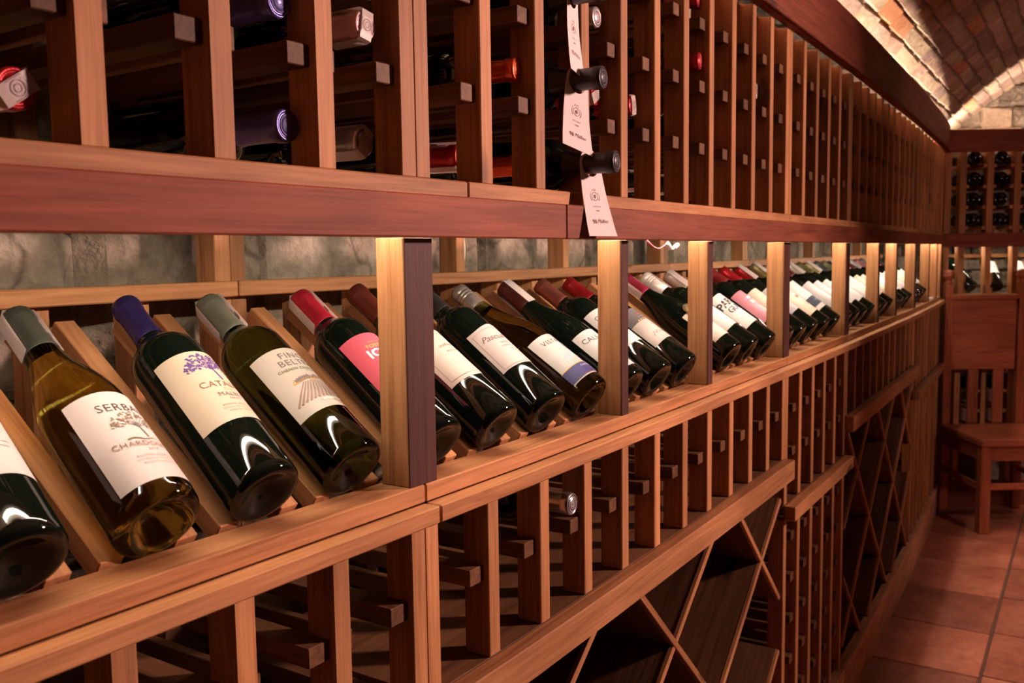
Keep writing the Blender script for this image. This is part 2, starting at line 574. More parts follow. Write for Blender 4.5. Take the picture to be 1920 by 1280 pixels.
for ui, (a, n) in enumerate(UNITS):
    e = uprights_of(a, n)[-1] + .01
    ups = uprights_of(a, n)
    t = thing('upper_wine_rack', W((a + e) / 2, .13, .05),
              'upper wooden bottle rack of thin uprights above the lit shelf, %s' % ordw[ui], 'wine rack', 'upper rack units along the left wall')
    for u in ups:
        bx('upright', u - UW / 2, u + UW / 2, 0, .030, .0667, .402, RACK[2], t)
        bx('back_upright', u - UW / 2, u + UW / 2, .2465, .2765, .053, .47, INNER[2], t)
    cell_rails(t, ups, [.150 + .089 * k for k in range(3)])
    long_board('back_board', a + .001, e - .001, .2465 - .012, .2465, .350, .385, RACK[0], t)
    long_board('bottom_back_rail', a + .001, e - .001, .2345, .2465, .040, .058, RACK[0], t)

    # the lit display between upper and lower rack
    dsp = thing('display_shelf', W((a + e) / 2, .1, -.2),
                'lit wooden display shelf with posts and slanted rails, %s' % ordw[ui], 'shelf', 'display shelf units along the left wall')
    long_board('ledge_board', a + .0006, e - .0006, -.002, .037, -.2165, -.2005, RACK[0], dsp)
    long_board('back_rail', a + .001, e - .001, .2345, .2465, -.038, -.0226, RACK[0], dsp)
    for u in ups:
        tall = u in (ups[0], ups[-1]) or (n > 5 and round(u - a, 2) in (.41, .71))
        bx('rear_post', u - UW / 2, u + UW / 2, .2465, .2765, -.2165, .052 if tall else -.030, RACK[2], dsp)
        for sd in (-1, 1):
            if (u == ups[0] and sd < 0) or (u == ups[-1] and sd > 0): continue
            sx = u + sd * .0195
            th = radians(36.5)
            # rails the bottles lie on
            p = W(sx, .0405, -.2032); q = W(sx, .038 + .255 * cos(radians(35.2)), -.2050 + .255 * sin(radians(35.2)))
            beam_between('slanted_rail', p, q, .018 * SC, .018 * SC, RACK[0], dsp)
    # front posts
    offs = [0.0, .41, .71] if n == 11 else [0.0]
    if ui == 4: offs = [0.0, .41, .70]
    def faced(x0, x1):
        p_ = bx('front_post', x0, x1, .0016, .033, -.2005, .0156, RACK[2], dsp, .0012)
        bx('shade_strip', x0, x1, 0, .0015, -.2005, .0150, SHADEW, p_, .0004)  # thin added strip carrying the painted shade of the post front
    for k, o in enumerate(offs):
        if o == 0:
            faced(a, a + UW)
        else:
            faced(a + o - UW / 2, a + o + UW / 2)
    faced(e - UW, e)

    # LED strip under the front of the upper rack
    led = thing('led_strip', W((a + e) / 2, .045, .03), 'LED strip under the beam lighting the display bottles, %s' % ordw[ui],
                'light', 'LED strips over the display shelf')
    long_board('channel', a + .02, e - .02, .006, .020, .0362, .0398, CHANNEL, led, 0)
    bm = bmesh.new()
    s = a + .024
    while s < e - .024:
        v = [bm.verts.new(W(s + i, .0135 + j * .9, .0340 + j * .5)) for i, j in ((-.0028, -.0030), (-.0028, .0030), (.0028, .0030), (.0028, -.0030))]
        bm.faces.new(v); s += .0105
    for f in bm.faces:
        f.normal_update()
        if f.normal.z > 0: f.normal_flip()
    put('diodes', finish(bm, 'diodes', LEDM), None, led)['kind'] = 'stuff'

    # lower rack
    l = thing('lower_wine_rack', W((a + e) / 2, .13, -ZF),
              ['lower bottle rack of single cells, nearest to the camera',
               'lower rack with a row of cells above crossed bin boards, near middle of the photo',
               'narrow lower rack with a low ledge halfway, between the two crossed bins',
               'far lower rack with crossed bin boards, beyond the narrow one',
               'last lower rack in the dark corner, with a low ledge'][ui], 'wine rack', 'lower rack units along the left wall')
    binned = ui in (1, 3)
    ledged = ui in (2, 4)
    ztop = -.2327
    for u in ups:
        if binned:
            zb = -.396
        else:
            zb = -.488 if ledged else -1.018
        bx('upright', u - UW / 2, u + UW / 2, 0, .030, zb, ztop, RACK[2], l)
        bx('back_upright', u - UW / 2, u + UW / 2, .2465, .2765, -1.1, ztop, INNER[2], l)
        if ledged:
            bx('upright', u - UW / 2, u + UW / 2, .0, .030, -1.018, -.517, RACK[2], l)
    rows = [-.311 - .0865 * k for k in range(9)]
    if binned:
        cell_rails(l, ups, rows[:1])
        long_board('bin_shelf', a + .001, e - .001, -.0, .245, -.412, -.3965, INNER[0], l)
        long_board('bin_rail', a + .001, e - .001, -.020, -.0004, -.4335, -.396, RACK[0], l)
        # crossed boards
        zt, zb = -.414, -1.018

        def seg(s_top, slope, down):
            # line z = zt - slope*|ds| ; down=+1 goes right as it falls
            pts = []
            s1 = s_top + down * (zt - zb) / slope
            p0, p1 = (s_top, zt), (s1, zb)
            lo, hi = a + .02, e - .02
            def clip(p, q):
                out = []
                for (x, z_), (x2, z2) in ((p, q), (q, p)):
                    if x < lo: z_ += (lo - x) * (z2 - z_) / (x2 - x); x = lo
                    if x > hi: z_ += (hi - x) * (z2 - z_) / (x2 - x); x = hi
                    out.append((x, z_))
                return out
            if max(p0[0], p1[0]) < lo + .03 or min(p0[0], p1[0]) > hi - .03: return
            (xa, za), (xb, zb_) = clip(p0, p1)
            ud = (W(xb, .10, zb_) - W(xa, .10, za)).cross(W(xa, 1, za) - W(xa, 0, za)).normalized()
            bb = beam_between('bin_board', W(xa, .107, za), W(xb, .107, zb_), .20 * SC, .0092 * SC, INNER[0], l, updir=ud)
            beam_between('front_edge', W(xa, .0035, za), W(xb, .0035, zb_), .0068 * SC, .0098 * SC, RACK[0], bb, updir=ud)  # lighter strip stands in for lamplight along the board's front edge
        for k in range(-2, 5):
            seg(a + 1.178 - .402 * k, .74, -1)
            seg(a + .014 + .408 * (k - 1), .93, 1)
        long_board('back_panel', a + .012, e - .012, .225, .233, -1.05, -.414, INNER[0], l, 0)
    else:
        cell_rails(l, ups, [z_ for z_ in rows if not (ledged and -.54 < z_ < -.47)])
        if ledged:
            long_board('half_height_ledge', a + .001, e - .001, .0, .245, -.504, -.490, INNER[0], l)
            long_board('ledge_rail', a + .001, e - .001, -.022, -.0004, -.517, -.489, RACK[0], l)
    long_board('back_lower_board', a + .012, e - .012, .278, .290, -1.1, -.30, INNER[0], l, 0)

# cap strip on the lower racks: its joints sit at s = 0 and 1.64
for k, (a, e) in enumerate(((-1.12, 0), (0, 1.64), (1.64, 3.68))):
    o = long_board('cap_moulding', a + .001, e - .001, -.0185, .0, -.2327, -.2172, RACK[0], None)
    prop(o, 'thin wooden cap strip below the lit ledge, %s' % ['nearest length', 'middle length between two joints', 'farthest length into the corner'][k],
         'moulding', 'cap strips under the ledge')
    o['category'] = 'moulding'
# bottom strip of the upper racks (joint at s ~ .075) and the beam in front of it
for k, (a, e) in enumerate(((-1.12, .072), (.072, 1.12), (1.12, 1.64), (1.64, 2.76), (2.76, 3.68))):
    o = long_board('bottom_strip', a + .0008, e - .0008, -.004, .034, .0400, .0667, RACK[0], None)
    prop(o, 'wooden strip the upper uprights stand on, %s' % ['leftmost, ending at the first joint', 'second, behind the hanging tags', 'short middle length', 'fourth length', 'last, in the corner'][k],
         'board', 'strips under the upper racks')
for k, (a, e) in enumerate(((-1.12, .232), (.232, 1.75), (1.75, 3.70))):
    o = long_board('cross_beam', a + .0008, e - .0008, -.018, -.004 - .0004, .0155, .0515 - .0 * k, STAIN[0], None)
    prop(o, 'reddish horizontal beam above the lit bottles, %s' % ['left length ending at the hanging tags', 'middle length right of the tags', 'far length into the corner'][k],
         'beam', 'beams above the display')
# crown board with a cove behind
for k, (a, e) in enumerate(((-1.12, .9), (.9, 3.74))):
    o = long_board('crown_board', a, e - .001, -.016, .002, .402, .518, STAIN[0], None, .003)
    prop(o, 'dark red crown board topping the long rack, %s length' % ['near', 'far'][k], 'board', 'crown boards')
    o = long_board('crown_bead', a, e - .001, -.022, -.0162, .402, .413, STAIN[0], None, .002)
    prop(o, 'slim bead along the lower edge of the crown board, %s length' % ['near', 'far'][k], 'moulding', 'crown beads')
cv = thing('cove_light', W(1.5, .02, .46), 'cove LED strip hidden behind the crown board, lighting the brick springing', 'light')
long_board('channel', -1.1, 3.9, .022, .068, .402, .408, CHANNEL, cv, 0)
bm = bmesh.new()
for i in range(24):
    a, b = -1.05 + i * .205, -1.05 + (i + 1) * .205
    f = bm.faces.new([bm.verts.new(W(s, y, .4090)) for s, y in ((a, .052), (b, .052), (b, .062), (a, .062))])
for f in bm.faces:
    f.normal_update()
    if f.normal.z < 0: f.normal_flip()
put('diffuser', finish(bm, 'diffuser', COVEM), None, cv)

# ---------------------------------------------------------------- bottles
PROFILES = {
    'bordeaux': [(0, .014), (.012, .011), (.024, .003), (.030, 0), (.0345, .001), (.0370, .005), (.0375, .012), (.0375, .190), (.0370, .199), (.0350, .207),
                 (.0310, .214), (.0255, .2205), (.0200, .2265), (.0165, .232), (.0148, .240), (.0142, .252), (.0138, .285), (.0150, .287), (.0150, .296), (.0140, .2985), (0, .2985)],
    'burgundy': [(0, .020), (.012, .015), (.025, .004), (.031, 0), (.0360, .001), (.0385, .005), (.0392, .012), (.0392, .125), (.0388, .140), (.0375, .153),
                 (.0345, .168), (.0300, .184), (.0255, .198), (.0215, .211), (.0185, .224), (.0165, .238), (.0150, .254), (.0142, .285), (.0152, .287), (.0152, .296), (.0140, .2985), (0, .2985)],
}


def lathe_mesh(prof, m, seg, name):
    k = ('l', tuple(prof), m.name, seg)
    if k in _cache: return _cache[k]
    bm = bmesh.new(); rings = []
    for r, z in prof:
        if r == 0: rings.append([bm.verts.new((0, 0, z))])
        else: rings.append([bm.verts.new((r * cos(2 * pi * i / seg), r * sin(2 * pi * i / seg), z)) for i in range(seg)])
    for a, b in zip(rings, rings[1:]):
        for i in range(seg):
            j = (i + 1) % seg
            if len(a) == 1: bm.faces.new((a[0], b[j], b[i]))
            elif len(b) == 1: bm.faces.new((a[i], a[j], b[0]))
            else: bm.faces.new((a[i], a[j], b[j], b[i]))
    bmesh.ops.recalc_face_normals(bm, faces=bm.faces[:])
    _cache[k] = finish(bm, name, m, True)
    return _cache[k]


def cyl(u, v, R, off): return Vector(((R + off) * sin(u / R), -(R + off) * cos(u / R), v))


def sheet(u0, u1, v0, v1, R, off, m, nu=28, edge=None, name='label', thick=.0004):
    """curved paper, edge(u in -1..1) -> (dv_bottom, dv_top)"""
    bm = bmesh.new(); cols = []
    for i in range(nu + 1):
        t = i / nu; u = u0 + (u1 - u0) * t
        db, dt = edge(2 * t - 1) if edge else (0, 0)
        cols.append([bm.verts.new(cyl(u, v0 + db, R, off)), bm.verts.new(cyl(u, v1 + dt, R, off))])
    for a, b in zip(cols, cols[1:]): bm.faces.new((a[0], b[0], b[1], a[1]))
    return finish(bm, name, m, True)


_fonts = {}


def text_tris(txt, size, shear=0, bold=0, space=1.0):
    """flat triangles of a text, centred on x, baseline at 0"""
    k = (txt, shear, bold, space)
    if k not in _fonts:
        cu = bpy.data.curves.new('t', 'FONT'); cu.body = txt; cu.size = 1; cu.align_x = 'CENTER'; cu.shear = shear
        cu.offset = bold; cu.resolution_u = 2; cu.space_character = space
        o = bpy.data.objects.new('t', cu); C.objects.link(o)
        dg = bpy.context.evaluated_depsgraph_get(); dg.update()
        me = o.evaluated_get(dg).to_mesh()
        vs = [tuple(v.co[:2]) for v in me.vertices]; fs = [tuple(p.vertices) for p in me.polygons]
        o.evaluated_get(dg).to_mesh_clear(); bpy.data.objects.remove(o); bpy.data.curves.remove(cu)
        _fonts[k] = (vs, fs)
    vs, fs = _fonts[k]
    return [(x * size, y * size) for x, y in vs], fs


class Art:
    """flat print gathered by colour"""
    def __init__(s): s.d = {}
    def raw(s, col, vs, fs):
        V, F = s.d.setdefault(col, ([], [])); o = len(V)
        V.extend(vs); F.extend([tuple(i + o for i in f) for f in fs])
    def text(s, txt, u, v, size, col, shear=0, bold=0, rot=0, arch=0, space=1.0):
        vs, fs = text_tris(txt, size, shear, bold, space)
        c_, s_ = cos(rot), sin(rot)
        s.raw(col, [(u + x * c_ - y * s_, v + x * s_ + y * c_ - arch * x * x) for x, y in vs], fs); return s
    def poly(s, pts, col): s.raw(col, list(pts), [tuple(range(len(pts)))]); return s
    def rect(s, u0, u1, v0, v1, col):
        n = max(1, int(abs(u1 - u0) / .004)); vs = []
        for i in range(n + 1): x = u0 + (u1 - u0) * i / n; vs += [(x, v0), (x, v1)]
        s.raw(col, vs, [(2 * i, 2 * i + 2, 2 * i + 3, 2 * i + 1) for i in range(n)]); return s
    def blob(s, u, v, a, b, col, n=12, rot=0):
        return s.poly([(u + a * cos(2 * pi * i / n) * cos(rot) - b * sin(2 * pi * i / n) * sin(rot),
                        v + a * cos(2 * pi * i / n) * sin(rot) + b * sin(2 * pi * i / n) * cos(rot)) for i in range(n)], col)
    def line(s, pts, w, col, w2=None):
        w2 = w if w2 is None else w2; vs = []
        for i, (x, y) in enumerate(pts):
            a = pts[max(i - 1, 0)]; b = pts[min(i + 1, len(pts) - 1)]
            dx, dy = b[0] - a[0], b[1] - a[1]; l = sqrt(dx * dx + dy * dy) or 1
            ww = (w + (w2 - w) * i / max(1, len(pts) - 1)) / 2
            vs += [(x - dy / l * ww, y + dx / l * ww), (x + dy / l * ww, y - dx / l * ww)]
        s.raw(col, vs, [(2 * i, 2 * i + 1, 2 * i + 3, 2 * i + 2) for i in range(len(pts) - 1)]); return s
    def ring(s, u, v, r, w, col, n=20):
        return s.line([(u + r * cos(2 * pi * i / n), v + r * sin(2 * pi * i / n)) for i in range(n + 1)], w, col)
    def build(s, fn, parent, m, name='print', lift=0.0):
        for i, (col, (V, F)) in enumerate(s.d.items()):
            me = bpy.data.meshes.new(name)
            me.from_pydata([fn(x, y, lift + .00012 * i) for x, y in V], [], F); me.update()
            me.materials.append(paint(tuple(c * .55 if max(col) < .6 else c for c in col), .6))
            put(name, me, m, parent)


# label drawings; u to the right, v up, in metres; (0,0) is the label's middle
INK, GREY, RED, GOLD, PURP, OLIVE, BLUE = (.10, .06, .05), (.25, .20, .19), (.50, .05, .05), (.70, .42, .10), (.16, .08, .35), (.22, .22, .08), (.06, .06, .22)
BROWN = (.35, .17, .10)


def fine_lines(A, u, v, w, n, gap=.0036, col=GREY, words=('BODEGA ATAMISQUE', 'TUPUNGATO  VALLE DE UCO', 'MENDOZA  ARGENTINA')):
    for i in range(n): A.text(words[i % len(words)], u, v - i * gap, .0031 if i == 0 else .0024, col, arch=-.8, space=1.35)
    return A


def tree(A, u, v, sc_, leaf, trunk, fruit=None, seed=1, conifer=False):
    r = random.Random(seed)
    A.line([(u + .004 * sc_, v - .014 * sc_), (u + .002 * sc_, v - .004 * sc_), (u, v + .004 * sc_)], .0022 * sc_, trunk, .001 * sc_)
    for k in range(9):
        an = radians(20 + 17.5 * k)
        A.line([(u + .001, v - .002 * sc_), (u + cos(an) * .008 * sc_, v + sin(an) * .006 * sc_), (u + cos(an) * .017 * sc_, v + sin(an) * .013 * sc_)], .0008 * sc_, trunk, .0003 * sc_)
    for k in range(90 if not conifer else 150):
        an = r.uniform(-.15, pi + .15); rr = sqrt(r.random())
        x, y = u + cos(an) * rr * .021 * sc_, v + sin(an) * rr * .017 * sc_ + .001
        if not conifer and rr < .45 and r.random() < .7: continue
        A.blob(x, y, .0016 * sc_, .0007 * sc_, leaf, 6, r.uniform(0, pi))
        if fruit and r.random() < .35: A.blob(x + .001, y - .001, .0007 * sc_, .0007 * sc_, fruit, 6)
    return A


def scribble(A, u, v, w, h, col, seed=1):
    """a word too small to read in the photograph"""
    r = random.Random(seed); x = u - w / 2
    while x < u + w / 2:
        A.line([(x, v), (x + h * .16, v + h * r.uniform(.5, 1)), (x + h * .34, v + h * r.uniform(0, .3)), (x + h * .5, v + h * r.uniform(.4, .9))], h * .15, col); x += h * .72
    return A


def art_serbal():
    A = Art(); A.text('SERBAL', .002, .0305, .0135, INK, arch=-3, space=1.08)
    tree(A, .004, .010, 1.05, (.30, .28, .17), GREY, (.45, .06, .05), 4)
    A.line([(-.013 + .003 * i, -.0075 + .0012 * sin(i * .9)) for i in range(12)], .0016, OLIVE, .0005)
    A.text('CHARDONNAY', .004, -.0170, .0086, BROWN, arch=-3, space=1.1)
    A.text('2017', .004, -.0225, .0042, GREY, arch=-3, space=1.3)
    return fine_lines(A, .004, -.030, .04, 3, .0042, BROWN)


def art_catalpa():
    A = Art(); tree(A, .006, .024, 1.25, PURP, PURP, None, 8, True)
    A.text('CATALPA', .008, -.0045, .0118, BROWN, arch=-3, space=1.05)
    A.text('2020', .009, -.0100, .0045, GOLD, arch=-3, space=1.3)
    A.text('MALBEC', .009, -.0190, .0082, GREY, arch=-3, space=1.1)
    A.text('Old Vines', .009, -.0238, .0040, GREY, .3, arch=-3)
    return fine_lines(A, .009, -.0320, .04, 3, .0042, BROWN)


def art_finca():
    A = Art(); A.text('FINCA', .007, .0325, .0130, GREY, arch=-2, space=1.15)
    A.text('BELTRAN', .009, .0205, .0130, GREY, arch=-2, space=1.08)
    A.text('CHENIN CHARDONNAY', .008, .0125, .0056, OLIVE, bold=.01, arch=-2, space=1.15)
    A.text('2017', .010, .0085, .0036, GREY, arch=-2, space=1.2)
    r = random.Random(5); x = -.018
    pk = []
    while x < .036: pk.append((x, -.003 + r.uniform(-.0018, .0022) + .003 * sin((x + .02) * 60))); x += .0035
    for i, (a, b) in enumerate(pk):
        A.poly([(a - .004, b - .005), (a, b + .002), (a + .0042, b - .0048)], (.55, .33, .20) if i % 3 else (.66, .36, .12))
        A.line([(a - .003, b - .003), (a, b + .002), (a + .003, b - .004)], .0006, GREY, .0004)
    A.line([(p, q - .0015) for p, q in pk], .0035, (.30, .25, .24), .0015)
    for k in range(15):
        t = -1 + 2 * k / 14
        A.line([(.009 + t * .020, -.008), (.009 + t * .030 - .002, -.022), (.009 + t * .036 - .006, -.034)], .0009, (.50, .30, .24), .0024)
    A.text('MENDOZA', .006, -.0405, .0044, (.88, .84, .70), bold=.015, space=1.3)
    return A


def art_ique():
    A = Art(); A.text('BODEGA', -.004, .0375, .0034, GOLD, arch=-3, space=1.2)
    A.text('FOSTER', -.004, .0285, .0082, GOLD, bold=.02, arch=-3, space=1.05)
    A.text('IQUE', -.001, .0115, .0200, (.85, .80, .80), bold=.03, arch=-3)
    A.blob(.020, .030, .004, .002, (.16, .05, .09), 8, .4)
    A.text('MALBEC', .011, -.014, .0062, (.85, .80, .80), arch=-3, space=1.2)
    return A


def art_border(title, sub, script=False, col=BROWN, y=.012):
    def f():
        A = Art()
        if not script: scribble(A, .002, y, .030, .007, col, 4)
        else: A.text(title, .004, y, .0150 if script else .012, col, .45 if script else 0, arch=-2, space=.95 if script else 1.1)
        A.line([(-.012 + .0022 * i, y + .016 + .004 * sin(i * 1.7) * (1 if i % 2 else -1) * .6) for i in range(14)], .0005, (.60, .38, .36))
        for i, w in enumerate(sub):
            A.text(w, .006, y - .011 - i * .0075, .0048 - .0006 * i, GREY, arch=-2, space=1.25)
        for sx in (-1, 1):
            A.line([(sx * .0375, -.038), (sx * .0375, .034)], .0005, (.55, .33, .30))
        A.line([(-.0375 + .0075 * i, .034 + .003 * cos(pi * (i - 5) / 10)) for i in range(11)], .0005, (.55, .33, .30))
        A.line([(-.0375 + .0075 * i, -.038 - .0025 * cos(pi * (i - 5) / 10)) for i in range(11)], .0005, (.55, .33, .30))
        return A
    return f


def art_vista():
    A = Art(); A.text('VISTALBA', .002, .0285, .0125, INK, arch=-2, space=1.12)
    for k in range(6):
        A.line([(-.020 + .0028 * i, -.004 - .0028 * k + .008 * sin(pi * i / 11)) for i in range(12)], .0010, (.93, .93, .95), .0006)
        A.line([(-.020 + .0028 * i, -.0054 - .0028 * k + .008 * sin(pi * i / 11)) for i in range(12)], .0005, (.45, .43, .45), .0003)
    A.blob(.017, .020, .0095, .0095, BLUE, 24); A.ring(.017, .020, .0076, .0005, (.6, .6, .7))
    A.line([(.013, .0215), (.0165, .024), (.0165, .0175), (.021, .022)], .0008, (.75, .75, .82)); A.rect(.0145, .0165, .0165, .0180, (.75, .75, .82))
    A.text('RESERVA', .013, -.010, .0044, GOLD, arch=-2, space=1.25)
    A.rect(-.0445, .0445, -.0245, -.0230, GOLD)
    A.rect(-.0445, .0445, -.0475, -.0245, (.10, .09, .30))
    A.text('CHARDONNAY', .010, -.0325, .0054, (.62, .60, .78), space=1.15); A.text('2018', .010, -.0395, .0036, (.62, .60, .78), space=1.15)
    return A


def art_caleuche(word='CALEUCHE'):
    def f():
        A = Art(); A.text(word, .004, .022, .0145, (.05, .05, .06), arch=-3, space=1.02)
        A.text('RESERVE', .007, .011, .0034, GREY, arch=-3, space=1.3)
        A.line([(-.006 + .0025 * i, .003 + .002 * sin(i * 1.3)) for i in range(9)], .001, GOLD, .0004)
        A.text('MALBEC', .008, -.010, .0048, BROWN, arch=-3, space=1.2); A.text('2019', .009, -.018, .0040, BROWN, arch=-3, space=1.2)
        return A
    return f


def art_k():
    A = Art(); A.rect(-.0435, .0435, .012, .047, (.16, .13, .14)); scribble(A, .004, .027, .034, .008, (.55, .05, .04), 3)
    scribble(A, .004, .0205, .034, .0028, (.55, .53, .52), 6)
    for k in range(9): A.blob(-.020 + .006 * k, .0145 - .4 * (-.020 + .006 * k) ** 2, .0016, .0016, (.75, .48, .10), 8)
    r = random.Random(2)
    for k in range(7): A.line([(-.025 + .008 * k, -.030 + .002 * k), (-.020 + .008 * k, -.024 + r.uniform(-.003, .003)), (-.014 + .008 * k, -.029)], .0016, (.34, .33, .38), .0006)
    scribble(A, .004, -.006, .022, .0032, GREY, 9)
    return A


def art_party():
    A = Art(); A.text('PARTY', -.006, .016, .0280, (.02, .02, .02), bold=.03, rot=.06, space=.9); A.text('GUEST', -.002, -.005, .0230, (.02, .02, .02), bold=.02, rot=.05, space=.9)
    for k in range(7): A.rect(-.010, .036, -.014 - .0042 * k, -.0134 - .0042 * k, (.55, .38, .34))
    A.rect(-.030, -.018, -.030, -.0294, GREY)
    return A


def art_rye():
    A = Art(); A.blob(-.008, .024, .007, .005, (.85, .78, .80), 10); A.blob(.000, .027, .005, .003, (.85, .78, .80), 10)
    A.text('RYE', -.004, .004, .0150, (.85, .80, .80), bold=.03, space=1.0); A.text('2019', -.002, -.003, .0040, (.85, .80, .80), space=1.6)
    for k in range(6): A.rect(-.014, .030, -.012 - .0045 * k, -.0112 - .0045 * k, (.75, .62, .66))
    return A


def art_plain(title, col=INK, y=.018, n=5):
    def f():
        A = Art(); scribble(A, .004, y, .030, .0058, col, len(title) + n)
        for k in range(n): A.rect(-.016 + .002 * (k % 2), .024 - .003 * (k % 3), y - .011 - .006 * k, y - .0103 - .006 * k, (.45, .38, .36))
        return A
    return f


def art_cream_s():
    A = Art(); scribble(A, -.004, .024, .020, .0036, GREY, 2)
    for k in range(6): A.blob(-.012 + .006 * k, .006 + .002 * (k % 2), .0045, .0065, (.45, .28, .22), 8, .3 * k)
    for k in range(4): A.rect(-.018, .022, -.014 - .0055 * k, -.0134 - .0055 * k, (.45, .36, .32))
    return A


def art_band(top, text_):
    def f():
        A = Art(); A.rect(-.0435, .0435, -.046, -.012, top); scribble(A, .002, -.032, .036, .008, (.5, .5, .55), 5)
        A.ring(.002, .026, .006, .0007, (.6, .3, .3)); A.rect(-.012, .020, .004, .0046, GREY)
        return A
    return f


def notch(t):    # shield-like label edge
    return (-.0035 * (1 - abs(t)) - .004 * max(0, abs(t) - .8), .0045 * max(0, 1 - abs(t) * 1.6) + .003 * max(0, abs(t) - .8))


def bottle(name, label, cat, M0, kind='bordeaux', glassm=DARKG, seg=40, cap=None, lab=None, strip=None, group=None, extra=None, roll=0.0, screw=False):
    """M0: matrix of the base centre, local z along the bottle, local -y the label side"""
    M0 = M0 @ Matrix.Rotation(roll, 4, 'Z')
    base = M0.translation
    t = thing(name, base, label, cat, group)
    prof = PROFILES[kind]; R = max(p[0] for p in prof)
    put('glass', lathe_mesh(prof, glassm, seg, 'glass'), M0, t)
    if cap:
        col, z0, metal, rough = cap
        cm = paint(col, rough, metal)
        if screw:
            pr = [(.0147, z0), (.0155, z0 + .0005)] + [(.0155, .270)] + sum([[(.0155, z_), (.0147, z_ + .001), (.0147, z_ + .0022), (.0156, z_ + .003)] for z_ in (.272, .278, .284)], []) + [(.0156, .297), (.0145, .3), (0, .3)]
            cp = put('screw_cap', lathe_mesh(pr, cm, seg, 'screw_cap'), M0, t)
        else:
            rad = lambda z_: interp(z_, [p[1] for p in prof if p[1] > .2], [p[0] for p in prof if p[1] > .2])
            pr = [(rad(z0) + .0002, z0)] + [(max(rad(z_), .0142) + .0006, z_) for z_ in (z0 + .0005, .245, .26, .284)] + \
                 [(.0158, .2862), (.0160, .288), (.0160, .2955), (.0152, .2990), (.0130, .2998), (.0128, .2992), (.0105, .2992), (.0100, .3000), (0, .3000)]
            pr = sorted(set(pr[:-6]), key=lambda p: p[1]) + pr[-6:]
            cp = put('foil_capsule', lathe_mesh(pr, cm, seg, 'foil_capsule'), M0, t)
        if extra == 'captext':
            A = Art(); A.text('AMAR', 0, 0, .0072, (.12, .06, .08), space=1.5)
            A.build(lambda u, v, l: cyl(u * 1.0, v + .2405, .0156, .0003 + l), cp, M0 @ Matrix.Rotation(radians(-35), 4, 'Z'))
    if lab:
        col, v0, v1, hw, art, edge = lab[:6]
        lr = lab[6] if len(lab) > 6 else 0
        ML = M0 @ Matrix.Rotation(lr, 4, 'Z')
        lm = paint(col, .42)
        lo = put('label', sheet(-hw, hw, v0, v1, R, .0006, lm, 30, edge), ML, t)
        if art:
            vm = (v0 + v1) / 2
            art().build(lambda u, v, l: cyl(u, v + vm, R, .0009 + l), lo, ML)
    if strip is not None:
        # paper tax strip folded over the top of the capsule
        wd_, down, phi = .0085, strip[1], strip[0]
        bm = bmesh.new(); pts = []
        pts.append((.0172, .300 - down))
        pts += [(.0170, .2850), (.0170, .2965), (.0150, .3010), (.008, .3016), (-.008, .3016), (-.0150, .3010), (-.0170, .2965), (-.0172, .2850), (-.0172, .300 - down * .95)]
        rows = [[bm.verts.new((x, -wd_, z_)), bm.verts.new((x, wd_, z_))] for x, z_ in pts]
        for a, b in zip(rows, rows[1:]): bm.faces.new((a[0], a[1], b[1], b[0]))
        bmesh.ops.solidify(bm, geom=bm.faces[:], thickness=.0003)
        ms = M0 @ Matrix.Rotation(phi, 4, 'Z')
        so = put('tax_strip', finish(bm, 'tax_strip', STRIPM), ms, t)
        A = Art(); A.rect(-.0055, .0055, -.012, .000, (.50, .30, .34)); A.ring(0, -.006, .0038, .0007, (.72, .62, .62)); A.rect(-.0012, .0012, .001, .011, (.35, .20, .12))
        A.rect(-.003, .003, -.020, -.0188, (.35, .25, .22))
        # v runs down the strip; both faces
        A.build(lambda u, v, l: Vector((.0176 + l, u, .268 + v)), so, ms)
        A = Art(); A.ring(0, 0, .0058, .0007, (.45, .28, .30)); A.ring(0, 0, .0030, .0006, (.45, .28, .30)); A.rect(-.0075, .0075, .0072, .0078, (.45, .28, .30)); A.rect(-.0075, .0075, -.0078, -.0072, (.45, .28, .30))
        A.build(lambda u, v, l: Vector((u, v, .3021 + l)), so, ms)
    elif extra == 'seal':
        sc_ = tuple(min(.7, c * 1.5 + .05) for c in cap[0])
        A = Art(); A.ring(0, 0, .0098, .0010, sc_); A.ring(0, 0, .0060, .0008, sc_)
        for k in range(5): A.blob(.003 * cos(k * 1.257), .003 * sin(k * 1.257), .0012, .0022, sc_, 6, k * 1.257)
        A.build(lambda u, v, l: Vector((u, v, .3001 + l)), cp, M0)
    return t, M0


def display_matrix(s0, y0, th, sk, W_=None):
    """base centre rests on the ledge, leaning back"""
    R = .0295; th = radians(th)
    a = Vector((sk, cos(th), sin(th))).normalized()
    x = Vector((1, 0, 0)); x = (x - a * x.dot(a)).normalized(); y = a.cross(x)
    m = Matrix((x, y, a)).transposed().to_4x4()
    return Matrix.Translation(W(s0, y0, -.2 + R * cos(th))) @ Matrix.Rotation(ang(s0), 4, 'Z') @ m


